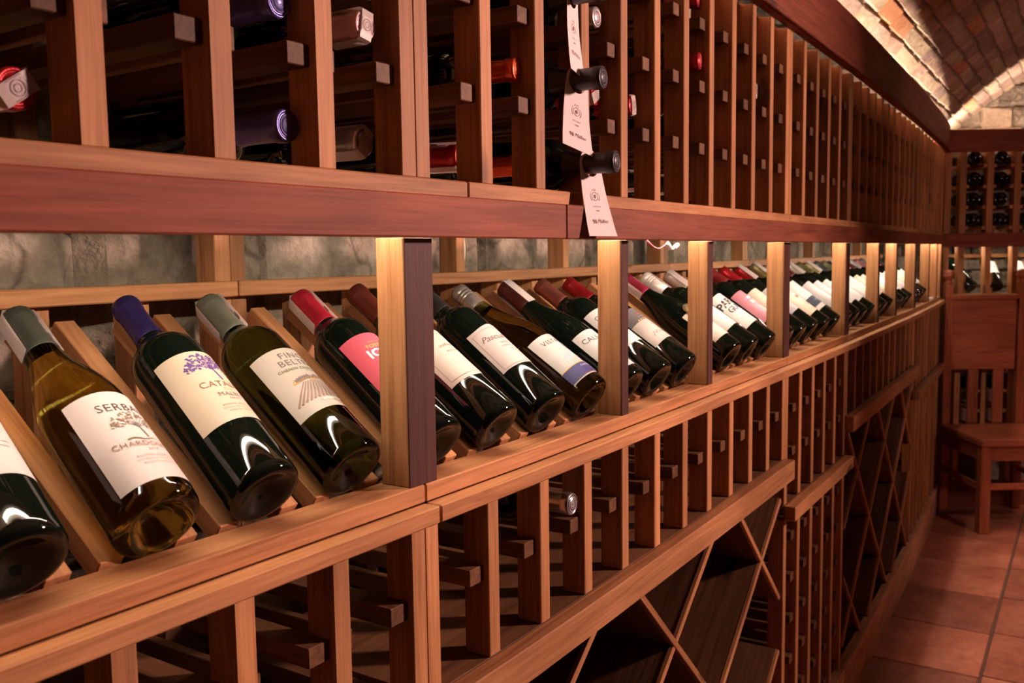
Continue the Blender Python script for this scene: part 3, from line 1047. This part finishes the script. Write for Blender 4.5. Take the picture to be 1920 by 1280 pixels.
CREAM, PINKW, WHITE = (.50, .40, .30), (.50, .425, .40), (.52, .47, .455)
olive = glass((.30, .25, .045)); green = DARKG; brownish = glass((.09, .075, .022))
leaf = glass((.030, .050, .012))
GR = 'display bottles on the lit shelf'
HW = .0435
DB = [
 # label, (s0,y0,theta,skew), kind, glass, cap, label spec, strip, roll(rad)
 ('black bottle cut by the left photo edge, pale label with green and red print', (-.366, .0140, 34.1, .075), 'bordeaux', DARKG, ((.03, .03, .03), .236, .2, .4), (PINKW, .060, .160, HW, art_plain('MERLOT', RED), None), None, 0, 0),
 ('golden white wine bottle with fruit tree label at left, second from the left edge', (-.2679, .0140, 34.09, .0731), 'burgundy', olive, ((.055, .06, .045), .236, .35, .38), (PINKW, .018, .132, HW, art_serbal, None, radians(8)), (radians(0), .066), 0, 0),
 ('dark red wine bottle with purple tree label and violet capsule', (-.1715, .0154, 35.48, .0721), 'bordeaux', DARKG, ((.035, .022, .10), .236, .5, .30), (CREAM, .070, .172, HW, art_catalpa, None), None, 0, 0),
 ('dark green bottle with mountain vineyard label and grey green capsule', (-.0732, .0165, 34.59, .0499), 'bordeaux', leaf, ((.16, .165, .12), .236, .5, .35), ((.47, .41, .355), .062, .162, HW, art_finca, None), (radians(-25), .062), 0, 0),
 ('black bottle with bright pink label and red capsule', (.0464, .0173, 34.51, .0632), 'bordeaux', DARKG, ((.42, .02, .035), .236, .5, .28), ((.60, .09, .13), .060, .172, HW, art_ique, None), (radians(-20), .066), 0, 0),
 ('black bottle with bordered cream label right behind the first front post, brown capsule', (.1474, .0167, 35.47, .0041), 'bordeaux', DARKG, ((.13, .028, .018), .236, .5, .30), ((.52, .44, .38), .070, .158, HW, art_border('Rutini', ('ARGENTINA',)), notch), None, 0, 0),
 ('black bottle with notched pink label in script lettering', (.2473, .0173, 34.83, .0865), 'bordeaux', DARKG, ((.02, .018, .018), .236, .2, .35), ((.50, .40, .38), .074, .156, HW, art_border('Pascual Toso', ('BARRANCAS', 'LIMITED EDITION', 'MENDOZA', '2018'), True, (.22, .14, .13)), notch), None, 0, 0),
 ('olive bottle with ringed grey screw cap and blue round seal on label', (.3488, .0162, 32.92, .0312), 'burgundy', brownish, ((.34, .31, .28), .232, .7, .28), ((.50, .455, .43), .020, .120, HW, art_vista, None), None, 0, 1),
 ('black bottle with white label and dark brown capsule under a paper tax strip', (.4510, .0148, 33.48, .0449), 'burgundy', DARKG, ((.075, .016, .014), .236, .4, .32), (WHITE, .018, .116, HW, art_caleuche('CALE & CHE'), None), (radians(75), .070), 0, 0),
 ('black bottle with white label black lettering and copper brown capsule', (.5499, .0158, 33.36, .0592), 'bordeaux', DARKG, ((.22, .065, .045), .236, .6, .30), (WHITE, .070, .168, HW, art_caleuche(), None), None, 0, 0),
 ('black bottle with grey and beige label with gold dots, deep red capsule', (.6491, .0165, 33.22, .0109), 'bordeaux', DARKG, ((.28, .012, .015), .236, .5, .26), ((.46, .38, .34), .062, .155, HW, art_k, None), None, 0, 0),
 ('black wide bottle with crimson capsule and a gold medal on its neck label', (.8496, .0162, 33.33, .0471), 'burgundy', DARKG, ((.33, .03, .06), .236, .5, .28), ((.60, .51, .41), .035, .125, HW, art_plain('GRAN', INK), None), (radians(-15), .066), 0, 0),
 ('black bottle with white capsule ringed in black, behind the third post', (.9491, .0168, 33.49, -.0293), 'bordeaux', DARKG, ((.62, .56, .52), .236, .2, .35), (WHITE, .060, .165, HW, art_plain('LUCA', INK), None), (radians(-40), .072), 0, 1),
 ('black bottle with off white label in bold black hand lettering', (1.0497, .0161, 34.01, -.0023), 'bordeaux', DARKG, ((.50, .40, .34), .236, .3, .35), ((.60, .54, .51), .055, .165, HW, art_party, None), (radians(60), .072), 0, 0),
 ('black bottle with mauve label and folded paper tags, brown capsule', (1.1701, .0159, 34.33, .0078), 'bordeaux', DARKG, ((.12, .04, .03), .236, .4, .35), ((.50, .16, .20), .060, .165, HW, art_rye, None), None, 0, 0),
 ('black bottle with plain cream label right of the fourth post', (1.2693, .0169, 35.01, -.0132), 'bordeaux', DARKG, ((.22, .02, .02), .236, .4, .35), (CREAM, .060, .165, HW, art_plain('TERRA', BROWN), None), None, 0, 0),
 ('black bottle with dark banded label and bright red capsule', (1.3690, .0173, 34.61, -.0384), 'bordeaux', DARKG, ((.40, .015, .02), .236, .5, .28), ((.30, .26, .28), .065, .165, HW, art_plain('BLANC', GOLD), None), None, 0, 0),
 ('black bottle with cream label printed with brown figures, red capsule under strip', (1.4695, .0166, 34.96, -.0258), 'bordeaux', DARKG, ((.40, .015, .02), .236, .5, .28), ((.60, .47, .35), .045, .165, HW, art_cream_s, None), (radians(60), .070), 0, 0),
 ('black bottle with half white half navy label and olive gold capsule', (1.5695, .0167, 36.48, -.0225), 'bordeaux', DARKG, ((.26, .21, .08), .236, .5, .32), ((.56, .50, .49), .055, .175, HW, art_band((.04, .045, .09), 'ALTA'), None), (radians(70), .060), 0, 0),
]
for lbl, pr, kd, gl, cp, lb, st, rl, scr in DB:
    bottle('wine_bottle', lbl, 'bottle', display_matrix(*pr), kd, gl, 48, cp, lb, st, GR, 'captext' if 'screw cap' in lbl and 'olive' in lbl else None, rl, bool(scr))

# gold medal hanging on the crimson-capped bottle
mm = display_matrix(.8496, .0162, 33.33, .0471)
A_ = lathe_mesh([(0, -.0012), (.015, -.001), (.0170, 0), (.0155, .0030), (.011, .0052), (0, .0065)], paint((.72, .55, .30), .25, .8), 24, 'medal')
o = put('medal', A_, mm @ Matrix.Rotation(radians(-22), 4, 'Z') @ Matrix.Translation((0, -.0405, .128)) @ Matrix.Rotation(pi / 2 - .12, 4, 'X') @ Matrix.Rotation(0, 4, 'Z'))
prop(o, 'round gold medal hanging on the shoulder of the crimson capped bottle', 'medal')

# farther display bottles
names_far = [
 ('white labelled black bottle just right of the fifth post, first of four', WHITE), ('white labelled black bottle, second right of the fifth post', WHITE),
 ('white labelled black bottle, third right of the fifth post', WHITE), ('white labelled black bottle with olive capsule left of the sixth post', (.56, .53, .50)),
 ('black bottle with white label right behind the sixth post', WHITE), ('black bottle with white label left of the seventh post', (.58, .55, .50)),
 ('green bottle with cream label leaning left of the seventh post, last of its gap', CREAM),
 ('black bottle with cream label behind the seventh post', CREAM), ('black bottle with cream and grey label between seventh and eighth post', (.72, .62, .5)),
 ('black bottle with bluish white label between seventh and eighth post', (.70, .72, .80)), ('black bottle with white label left of the eighth post', WHITE),
]
capc = [(.62, .56, .52), (.12, .02, .02), (.55, .48, .42), (.10, .09, .03), (.40, .33, .16), (.05, .05, .05), (.12, .12, .06), (.03, .03, .04), (.4, .3, .2), (.1, .02, .02), (.3, .3, .3)]
for k in range(11):
    s0 = 1.70 + .1 * k
    lb, lc = names_far[k]
    gl = DARKG if k not in (6,) else leaf
    bottle('wine_bottle', lb, 'bottle', display_matrix(s0 + .002, .017, 35, -.02), 'bordeaux' if k % 3 else 'burgundy', gl, 24,
           (capc[k], .236, .3, .35), (lc, .050, .165, HW, art_plain(['ALMA', 'NORTE', 'CAVAS', 'VINA', 'SUR', 'LUNA', 'CERRO', 'ALTOS', 'RIO', 'SOL', 'VALLE'][k]), None),
           (radians(60), .068) if k in (0, 2, 4, 7) else None, 'farther display bottles on the lit shelf')
far2 = [('black bottle with pale pink label between eighth and ninth post', (.78, .62, .64)), ('black bottle with white and cream label, second after the eighth post', CREAM),
        ('black bottle with yellow green label near the corner', (.62, .60, .30)), ('dark bottle with red capsule in the corner gap', (.5, .45, .42)), ('dark bottle with grey label nearest the corner', (.4, .42, .4))]
for k in range(5):
    bottle('wine_bottle', far2[k][0], 'bottle', display_matrix(2.82 + .1 * k, .017, 35, -.02), 'bordeaux', DARKG, 20,
           ([(.3, .1, .1), (.1, .1, .1), (.5, .5, .4), (.55, .02, .03), (.05, .05, .05)][k], .236, .3, .35), (far2[k][1], .055, .165, HW, art_plain('VINO'), None), None, 'farther display bottles on the lit shelf')
# folded paper on the ledge near the corner
o = bx('folded_card', 3.36, 3.50, .006, .04, -.2003, -.196, CARD, None, .0004)
prop(o, 'small white card lying on the far end of the lit ledge', 'card')

# bottles lying in the upper cells, necks outward: (s_neck, y_end, slot, z, colour, strip?, label)
def lying(sn, ye, slot, z, mtup, strip, label, group, body=DARKG, lift=0, seg=28, extra='seal', dz=0):
    L_ = .2362
    b = Vector((max(min(sn, slot + .010), slot - .010), ye + L_, z)); n = Vector((sn, ye, z + dz))
    pb, pn = W(*b), W(*n)
    a = (pn - pb).normalized(); x = Vector((1, 0, 0)); x = (x - a * x.dot(a)).normalized(); y = a.cross(x)
    m = Matrix((x, y, a)).transposed().to_4x4(); m.translation = pn - a * .3
    return bottle('wine_bottle', label, 'bottle', m, 'bordeaux', body, seg, mtup, None, strip, group, extra if strip is None else None)


GU = 'bottles lying in the upper rack'
PK = ((.50, .30, .32), .236, .2, .3)
OR = ((.78, .10, .035), .236, .6, .25)
RD = ((.40, .02, .025), .236, .5, .3)
BLU = ((.10, .09, .30), .236, .4, .3)
BK = ((.03, .025, .03), .225, .3, .35)
SV = ((.42, .38, .38), .236, .7, .3)
for a in [
 (-.346, .020, -.36, .0985, RD, (radians(35), .05), 'bottle end with pinkish paper seal at the far left of the upper rack'),
 (-.134, .017, -.16, .0985, BLU, None, 'bottle with violet blue capsule end, lower one left of the second upright'),
 (-.139, .016, -.16, .1875, BLU, None, 'bottle with violet blue capsule end at the top edge of the photo'),
 (-.044, .015, -.06, .1875, PK, (radians(80), .05), 'bottle end with pale paper seal high between second and double upright'),
 (-.030, .032, -.06, .0965, SV, (radians(60), .06), 'bottle with silver neck and paper seal just above the strip, left of the double upright'),
 (.128, .044, .06, .0965, RD, (radians(70), .05), 'red bottle neck with a paper seal just right of the double upright'),
 (.194, .016, .16, .1875, OR, None, 'bottle with glowing orange red capsule end, upper of the pair left of the tags'),
 (.244, .045, .26, .0965, OR, None, 'bottle with glowing orange red capsule end, lower of the pair left of the tags'),
 (.377, .019, .36, .2765, SV, None, 'grey capped bottle end at the top right of the tagged bottles'),
 (.380, .023, .36, .1875, RD, (radians(30), .05), 'small red bottle end with paper seal behind the upper tagged neck'),
 (.478, .020, .46, .1875, RD, (radians(100), .05), 'red bottle end with torn paper seal one column right of the tags'),
 (.475, .050, .46, .0965, SV, None, 'grey ringed bottle end behind the lower tagged neck'),
 (.543, .030, .56, .0975, BK, (radians(70), .05), 'dark bottle neck with pink paper seal, first right of the lower tag'),
 (.642, .026, .66, .0975, BK, (radians(75), .05), 'dark bottle neck with pink paper seal, second right of the lower tag'),
 (.690, .010, .66, .2765, RD, None, 'dim red capsule end, second highest of the red column'),
 (.735, .013, .76, .1875, RD, None, 'dim red capsule end, third highest of the red column'),
 (.842, .050, .86, .0965, RD, None, 'dim red capsule end just above the strip, lowest of the red column'),
 (.695, .014, .66, .3655, RD, None, 'dim red capsule end touching the top photo edge'),
 (.990, .022, .96, .2765, PK, (radians(80), .04), 'pale pink bottle end high in the middle of the upper rack'),
 (1.150, .035, 1.18, .1875, PK, None, 'pink bottle end beside the double upright in the middle'),
 (1.410, .043, 1.38, .1875, SV, (radians(80), .05), 'pale bottle end in the narrow rack, upper one'),
 (1.300, .047, 1.28, .0965, SV, (radians(80), .05), 'pale bottle end low in the narrow rack, left one'),
 (1.475, .052, 1.48, .0965, SV, (radians(80), .05), 'pale bottle end low in the narrow rack, middle one'),
 (1.600, .055, 1.58, .0965, SV, (radians(80), .05), 'pale bottle end low in the narrow rack, right one'),
 (1.720, .030, 1.70, .1875, SV, None, 'white capped bottle end in the far upper rack, left of a close pair'),
 (1.890, .025, 1.90, .1875, SV, None, 'white capped bottle end in the far upper rack, right of a close pair'),
 (2.180, .070, 2.20, .0965, SV, None, 'pale bottle end low in the far upper rack, left one'),
 (2.294, .070, 2.30, .0965, SV, None, 'pale bottle end low in the far upper rack, right one'),
]:
    lying(*a, GU)
# the three bottles carrying paper tags stick out farther
TG = [(.297, -.045, .26, .0985, 'black capsuled bottle sticking out of the rack with the lowest paper tag on its neck'),
      (.286, -.035, .26, .1875, 'black capsuled bottle sticking out of the rack with the middle paper tag on its neck'),
      (.275, -.040, .26, .2765, 'black capsuled bottle at the top photo edge carrying the highest paper tag')]
for sn, ye, sl, z, lb in TG:
    lying(sn, ye, sl, z, BK, None, lb, GU, extra='seal')
lying(.247, -.014, .26, -.2735, ((.35, .33, .34), .236, .8, .25), None, 'single bottle with shiny grey capsule end in the lower rack', 'bottles in the lower rack')


# ---------------------------------------------------------------- paper tags with a hole, hung on the necks


def neck_tag(axis_pt, axis_dir, length, w0, w1, tilt, sway, label, twist=0.0):
    """card hanging from a neck: local x across, local z up, local y along the neck; origin at the hole centre"""
    a = Vector(axis_dir).normalized()
    z = Vector((0, 0, 1)); z = (z - a * z.dot(a)).normalized(); x = a.cross(z).normalized() * -1
    base = Matrix((x, -x.cross(z) * -1, z)).transposed().to_4x4()
    # make right-handed: x across, y = z cross x
    y = z.cross(x); base = Matrix((x, y, z)).transposed().to_4x4(); base.translation = Vector(axis_pt)
    mt = base @ Matrix.Rotation(sway, 4, 'Y') @ Matrix.Rotation(tilt, 4, 'X') @ Matrix.Rotation(twist, 4, 'Z')
    hr = .0168
    bm = bmesh.new(); n = 32
    # outline points matched to hole points by angle
    def outline(th):
        dx, dz = sin(th), cos(th)
        ht = .0215                       # above the hole
        best = 1e9
        # rounded top: circle of radius w0 ; sides taper to w1 at -length
        if dz > -.2: best = min(best, ht * 1.0)
        # side line x = w(z)
        for sgn in (1, -1):
            # x*sgn = w0 + (w1-w0)*(-z/length)
            den = dx * sgn + (w1 - w0) * dz / length
            if den > 1e-6:
                tt = w0 / den
                if tt > 0: best = min(best, tt) if dz <= .6 else best
        if dz < -1e-6: best = min(best, length / -dz)
        return dx * best, dz * best
    def bent(x, z):
        t = max(0, -z) / length
        return Vector((x, .010 * t * t * 1.0, z))
    ths = sorted(set([2 * pi * k / 40 for k in range(40)] + [pi - atan2(w1, length), pi + atan2(w1, length)]))
    inner = [bm.verts.new(bent(hr * sin(t), hr * cos(t))) for t in ths]
    outer_xy = [outline(t) for t in ths]
    prev = inner
    for fr in (.12, .25, .4, .55, .7, .85, 1.0):
        ring = []
        for t, (ox, oz) in zip(ths, outer_xy):
            ix, iz = hr * sin(t), hr * cos(t)
            ring.append(bm.verts.new(bent(ix + (ox - ix) * fr, iz + (oz - iz) * fr)))
        for i in range(len(ths)):
            j = (i + 1) % len(ths)
            bm.faces.new((prev[i], prev[j], ring[j], ring[i]))
        prev = ring
    bmesh.ops.recalc_face_normals(bm, faces=bm.faces[:])
    bmesh.ops.solidify(bm, geom=bm.faces[:], thickness=.0005)
    o = put('neck_tag', finish(bm, 'neck_tag', CARD), mt)
    prop(o, label, 'tag', 'paper tags hanging on bottle necks')
    A = Art(); ic = (.30, .13, .14)
    cz = -.045
    A.ring(0, cz, .006, .0006, ic); A.blob(0, cz, .0025, .003, ic, 8)
    for sg in (-1, 1): A.line([(sg * .0075, cz - .006), (sg * .0095, cz), (sg * .0070, cz + .007)], .0010, ic, .0003)
    A.line([(-.004, cz + .008), (-.002, cz + .011), (0, cz + .008), (.002, cz + .011), (.004, cz + .008)], .0007, ic)
    A.text('BODEGA', 0, cz - .0155, .0032, ic, space=1.3); A.text('WINE', 0, cz - .0215, .0030, ic, bold=.02)
    A.text('90', -.011, cz - .039, .0085, (.45, .20, .12), bold=.02); A.text('Malbec', .006, cz - .038, .0080, ic, .5)
    if length > .115:
        A.text('2016', -.010, cz - .055, .0040, ic, bold=.02); A.text('SILVER', .009, cz - .055, .0040, ic, bold=.02)
        A.text('GOLD', -.010, cz - .064, .0040, ic); A.text('MEDAL', .009, cz - .064, .0036, ic)
    for sgn in (-1,):
        A.build(lambda u, v, l: bent(-u, v) + Vector((0, .0010 + l, 0)), o, mt)
    return o


def axis_of(sn, ye, sl, z):
    pn = W(sn, ye, z); pb = W(max(min(sn, sl + .01), sl - .01), ye + .2362, z)
    return pn, (pn - pb).normalized()


for (sn, ye, sl, z, _), (back, tilt, sway, ln, tw, lb) in zip(TG, (
        (.040, .13, -.05, .102, -.35, 'lowest white paper tag with a crest, its foot over the beam'),
        (.040, .05, -.28, .102, -.34, 'middle white paper tag with a round neck hole'),
        (.046, .02, -.10, .108, .15, 'highest white paper tag, seen nearly edge on'))):
    pn, a = axis_of(sn, ye, sl, z)
    neck_tag(pn - a * back + Vector((0, 0, -.0022)), -a, ln, .0215, .0300, tilt, sway, lb, tw)

# cables behind the display
cab = tube_mesh([W(.475 + .004 * sin(k * .5), .300 - .012 * sin(k * .35), .055 - .0115 * k) for k in range(8)], .0022, WIREW)
prop(put('power_cable', cab), 'thin white cable hanging against the stone wall behind the shelf', 'cable')
bun = thing('led_connector', W(.62, .02, .012), 'white connector with red and white wires under the beam', 'connector')
put('plug', box_mesh(.020, .007, .006, WIREW, .001), M(.612, .026, .0085, Matrix.Rotation(.5, 4, 'Y')), bun)
put('plug', box_mesh(.016, .007, .006, WIREW, .001), M(.638, .026, .0090, Matrix.Rotation(-.35, 4, 'Y')), bun)
put('red_wire', tube_mesh([W(.535 + .012 * k, .026, .016 - .011 * sin(pi * min(1, k / 6.2)) - 0.0) for k in range(7)], .0013, WIRER), None, bun)
put('white_wire', tube_mesh([W(.615 + .008 * k, .028, .010 - .006 * sin(pi * k / 4)) for k in range(5)], .0013, WIREW), None, bun)

# ---------------------------------------------------------------- the rack across the end of the aisle
def be(name, r0, r1, q0, q1, z0, z1, m, par, bev=.0015):
    return put(name, box_mesh(round((r1 - r0) * SC, 4), round((q1 - q0) * SC, 4), round((z1 - z0) * SC, 4), m, bev), ME((r0 + r1) / 2, (q0 + q1) / 2, (z0 + z1) / 2), par)


er = thing('end_wine_rack', WE(2.3, EC + .1, -ZF), 'dark wooden bottle rack standing across the end of the aisle', 'wine rack')
posts = [1.875] + [1.940 + .1165 * k for k in range(8)]
for k, r in enumerate(posts):
    be('upright', r - .014, r + .014, EC, EC + .035, .062, .42, RACK[2], er)
    be('upright', r - .012, r + .012, EC, EC + .035, -1.10, -.235, RACK[2], er)
    be('front_post', r - .012, r + .012, EC, EC + .035, -.200, .006, RACK[2], er)
    be('back_upright', r - .010, r + .010, EC + .225, EC + .24, -1.10, .42, RACK[2], er)
    if k < len(posts) - 1 and k > 0:
        for z_ in [.085 + .088 * j for j in range(4)] + [-.36 - .088 * j for j in range(7)]:
            for rr in (r + .020, posts[k + 1] - .020):
                be('cell_rail', rr - .008, rr + .008, EC + .006, EC + .225, z_ - .007, z_ + .007, RACK[1], er)
        be('slanted_rest', r + .030, r + .038, EC + .03, EC + .05, -.200, -.11, RACK[2], er)
be('beam', 1.86, 2.95, EC - .02, EC, .004, .062, STAIN[0], er)
be('ledge', 1.86, 2.95, EC - .012, EC + .06, -.212, -.198, RACK[0], er)
be('ledge_rail', 1.86, 2.95, EC - .02, EC - .006, -.235, -.212, STAIN[0], er)
be('crown', 1.80, 2.95, EC - .03, EC - .008, .405, .498, STAIN[0], er, .003)
be('back_rail', 1.86, 2.95, EC + .21, EC + .225, -.045, -.028, RACK[0], er)
be('base_board', 1.86, 2.95, EC - .01, EC + .01, -ZF + .001, -1.02, STAIN[0], er)
cl = thing('led_strip', WE(2.3, EC + .04, .02), 'LED strip under the beam of the end rack', 'light')
be('channel', 1.89, 2.9, EC + .040, EC + .052, .010, .016, CHANNEL, cl, 0)
bm = bmesh.new()
for k in range(9):
    a = 1.90 + .115 * k
    bm.faces.new([bm.verts.new(WE(r, q, .0095)) for r, q in ((a, EC + .044), (a, EC + .048), (a + .09, EC + .048), (a + .09, EC + .044))])
for f in bm.faces:
    f.normal_update()
    if f.normal.z > 0: f.normal_flip()
put('diodes', finish(bm, 'diodes', LEDM), None, cl)
cl = thing('cove_light', WE(2.3, EC + .0, .45), 'cove strip behind the crown of the end rack, lighting the stones', 'light')
be('channel', 1.84, 2.9, EC + .002, EC + .03, .440, .446, CHANNEL, cl, 0)
bm = bmesh.new()
bm.faces.new([bm.verts.new(WE(r, q, .4465)) for r, q in ((1.85, EC + .010), (2.9, EC + .010), (2.9, EC + .020), (1.85, EC + .020))])
for f in bm.faces:
    f.normal_update()
    if f.normal.z < 0: f.normal_flip()
put('diffuser', finish(bm, 'diffuser', COVEM), None, cl)


def upright_bottle(r, q, z, lean, capcol, labc, label, group, side=0):
    a = Vector((side, cos(lean), sin(lean))).normalized()      # local: x right, y away
    x = Vector((1, 0, 0)); x = (x - a * x.dot(a)).normalized(); y = a.cross(x)
    m = ME(r, q, z) @ Matrix((x, y, a)).transposed().to_4x4()
    return bottle('wine_bottle', label, 'bottle', m, 'bordeaux', DARKG, 24, (capcol, .236, .3, .35), labc and (labc, .085, .165, .034, art_plain('VINO'), None), None, group)


GE = 'bottles on the lit shelf of the end rack'
upright_bottle(2.005, EC + .030, -.176, radians(48), (.45, .02, .03), None, 'black bottle with red capsule leaning left, first in the end rack', GE, -.35)
upright_bottle(2.115, EC + .030, -.176, radians(48), (.70, .52, .46), WHITE, 'black bottle with white label and pale capsule, second in the end rack', GE, .02)
upright_bottle(2.235, EC + .030, -.176, radians(48), (.30, .10, .10), WHITE, 'black bottle with white label at the right photo edge, end rack', GE, .02)
for k in range(1, 6):
    for j in range(4):
        if (k, j) in ((3, 1), (5, 2)): continue
        r = (posts[k] + posts[k + 1]) / 2; z_ = .085 + .088 * j + .007 + .028
        m = ME(r, EC + .02, z_) @ Matrix.Rotation(-pi / 2, 4, 'X')
        col = ['leftmost column', 'second column', 'third column', 'fourth column', 'fifth column'][k - 1]
        rw = ['lowest', 'second lowest', 'second highest', 'highest'][j]
        bottle('wine_bottle', 'dark bottle base in the end rack, %s, %s' % (col, rw), 'bottle', m, 'bordeaux', DARKG, 20, (NECKB and (.03, .03, .03), .236, .2, .4), None, None,
               'bottles lying in the end rack')
for k in range(1, 5):
    for j in range(1, 4):
        if (k + j) % 3 == 0: continue
        r = (posts[k] + posts[k + 1]) / 2; z_ = -.36 - .088 * j + .035
        m = ME(r, EC + .03, z_) @ Matrix.Rotation(-pi / 2, 4, 'X')
        bottle('wine_bottle', 'dark bottle behind the chair, %s, %s' % (['leftmost column', 'second column', 'third column', 'fourth column'][k - 1], ['upper', 'middle', 'lower'][j - 1]),
               'bottle', m, 'bordeaux', DARKG, 16, ((.03, .03, .03), .236, .2, .4), None, None, 'low bottles in the end rack')

# ---------------------------------------------------------------- the wooden chair before the end rack
ch = thing('wooden_chair', WE(2.0, 3.75, -ZF), 'dark polished wooden chair with a broad panel back, before the end rack', 'chair')
CL, CR, CF, CB = 1.832, 2.20, 3.56, 3.93
ZS = -.753
def bc(name, *a, ax=2, bev=.003): return be(name, *a, CHAIRW[ax], ch, bev)
sb = bmesh.new()
prof = [(CL, CF), (CR, CF), (CR + .0, CB), (CL + .0, CB)]
for zz in (ZS - .026, ZS):
    for (r, q) in prof: sb.verts.new((r, q, zz))
sb.verts.ensure_lookup_table(); v = sb.verts
for f in ((3, 2, 1, 0), (4, 5, 6, 7), (0, 1, 5, 4), (1, 2, 6, 5), (2, 3, 7, 6), (3, 0, 4, 7)): sb.faces.new([v[i] for i in f])
org = WE((CL + CR) / 2, (CF + CB) / 2, ZS); mi = ME((CL + CR) / 2, (CF + CB) / 2, ZS)
for q in sb.verts: q.co = mi.inverted() @ WE(*q.co)
bmesh.ops.recalc_face_normals(sb, faces=sb.faces[:])
bmesh.ops.bevel(sb, geom=sb.edges[:], offset=.006, segments=2, affect='EDGES')
put('seat', finish(sb, 'seat', CHAIRW[0]), mi, ch)
for r in (CL + .006, CR - .046):
    bc('leg', r, r + .040, CF + .012, CF + .052, -ZF, ZS - .024)
    bc('leg', r + .004, r + .040, CB - .006, CB + .030, -ZF, ZS - .0)
    st = bc('back_stile', r + .008, r + .042, CB + .0, CB + .032, ZS, -.150)
    # rounded carved finial
    fin = lathe_mesh([(0, 0), (.022, 0), (.024, .006), (.016, .012), (.022, .024), (.030, .034), (.033, .046), (.028, .056), (.030, .062), (.022, .070), (.008, .074), (0, .075)], CHAIRW[2], 20, 'finial')
    put('finial', fin, ME(r + .025, CB + .016, -.1505), st)
bc('back_panel', CL + .045, CR - .045, CB + .006, CB + .024, -.520, -.205, ax=0, bev=.005)
bc('back_panel_rail', CL + .014, CR - .010, CB - .002, CB + .030, -.218, -.200, ax=0)
for k in range(3):
    r = 1.957 + .108 * k
    bc('back_slat', r, r + .045, CB + .008, CB + .022, ZS, -.518)
bc('seat_apron', CL + .046, CR - .046, CF + .018, CF + .036, ZS - .085, ZS - .026, ax=0)
bc('seat_apron', CL + .012, CL + .030, CF + .05, CB, ZS - .085, ZS - .026, ax=1)
bc('seat_apron', CR - .030, CR - .012, CF + .05, CB, ZS - .085, ZS - .026, ax=1)
bc('stretcher', CL + .046, CR - .046, CF + .022, CF + .040, -.955, -.930, ax=0)
bc('stretcher', CL + .014, CL + .032, CF + .05, CB, -.960, -.935, ax=1)
bc('stretcher', CR - .032, CR - .014, CF + .05, CB, -.960, -.935, ax=1)

# ---------------------------------------------------------------- added unseen light over the aisle (above the frame), shaped for the floor's shadow edge
pl_ = thing('added_aisle_light', Vector((2.6, -.95, .85 + ZF)) * SC, 'added unseen long light over the aisle, shaped to edge the lit floor', 'lamp')
def bw(name, x0, x1, y0, y1, z0, z1, m, par, bev=0):
    return put(name, box_mesh(round((x1 - x0) * SC, 4), round((y1 - y0) * SC, 4), round((z1 - z0) * SC, 4), m, bev),
               Matrix.Translation(Vector(((x0 + x1) / 2, (y0 + y1) / 2, (z0 + z1) / 2 + ZF)) * SC), par)
SH = paint((.03, .025, .02), .6)
bw('housing', 1.0, 4.0, -1.03, -.87, .90, .91, SH, pl_)
bw('shade', 1.0, 4.0, -.872, -.868, .698, .90, SH, pl_)
bw('shade', 1.0, 4.0, -1.032, -1.028, .698, .90, SH, pl_)
bw('diffuser', 1.05, 3.95, -.96, -.94, .890, .899, ADDED_LIGHTM, pl_)
for x in (1.3, 3.7): bw('rod', x - .004, x + .004, -.954, -.946, .91, 1.045, SH, pl_)
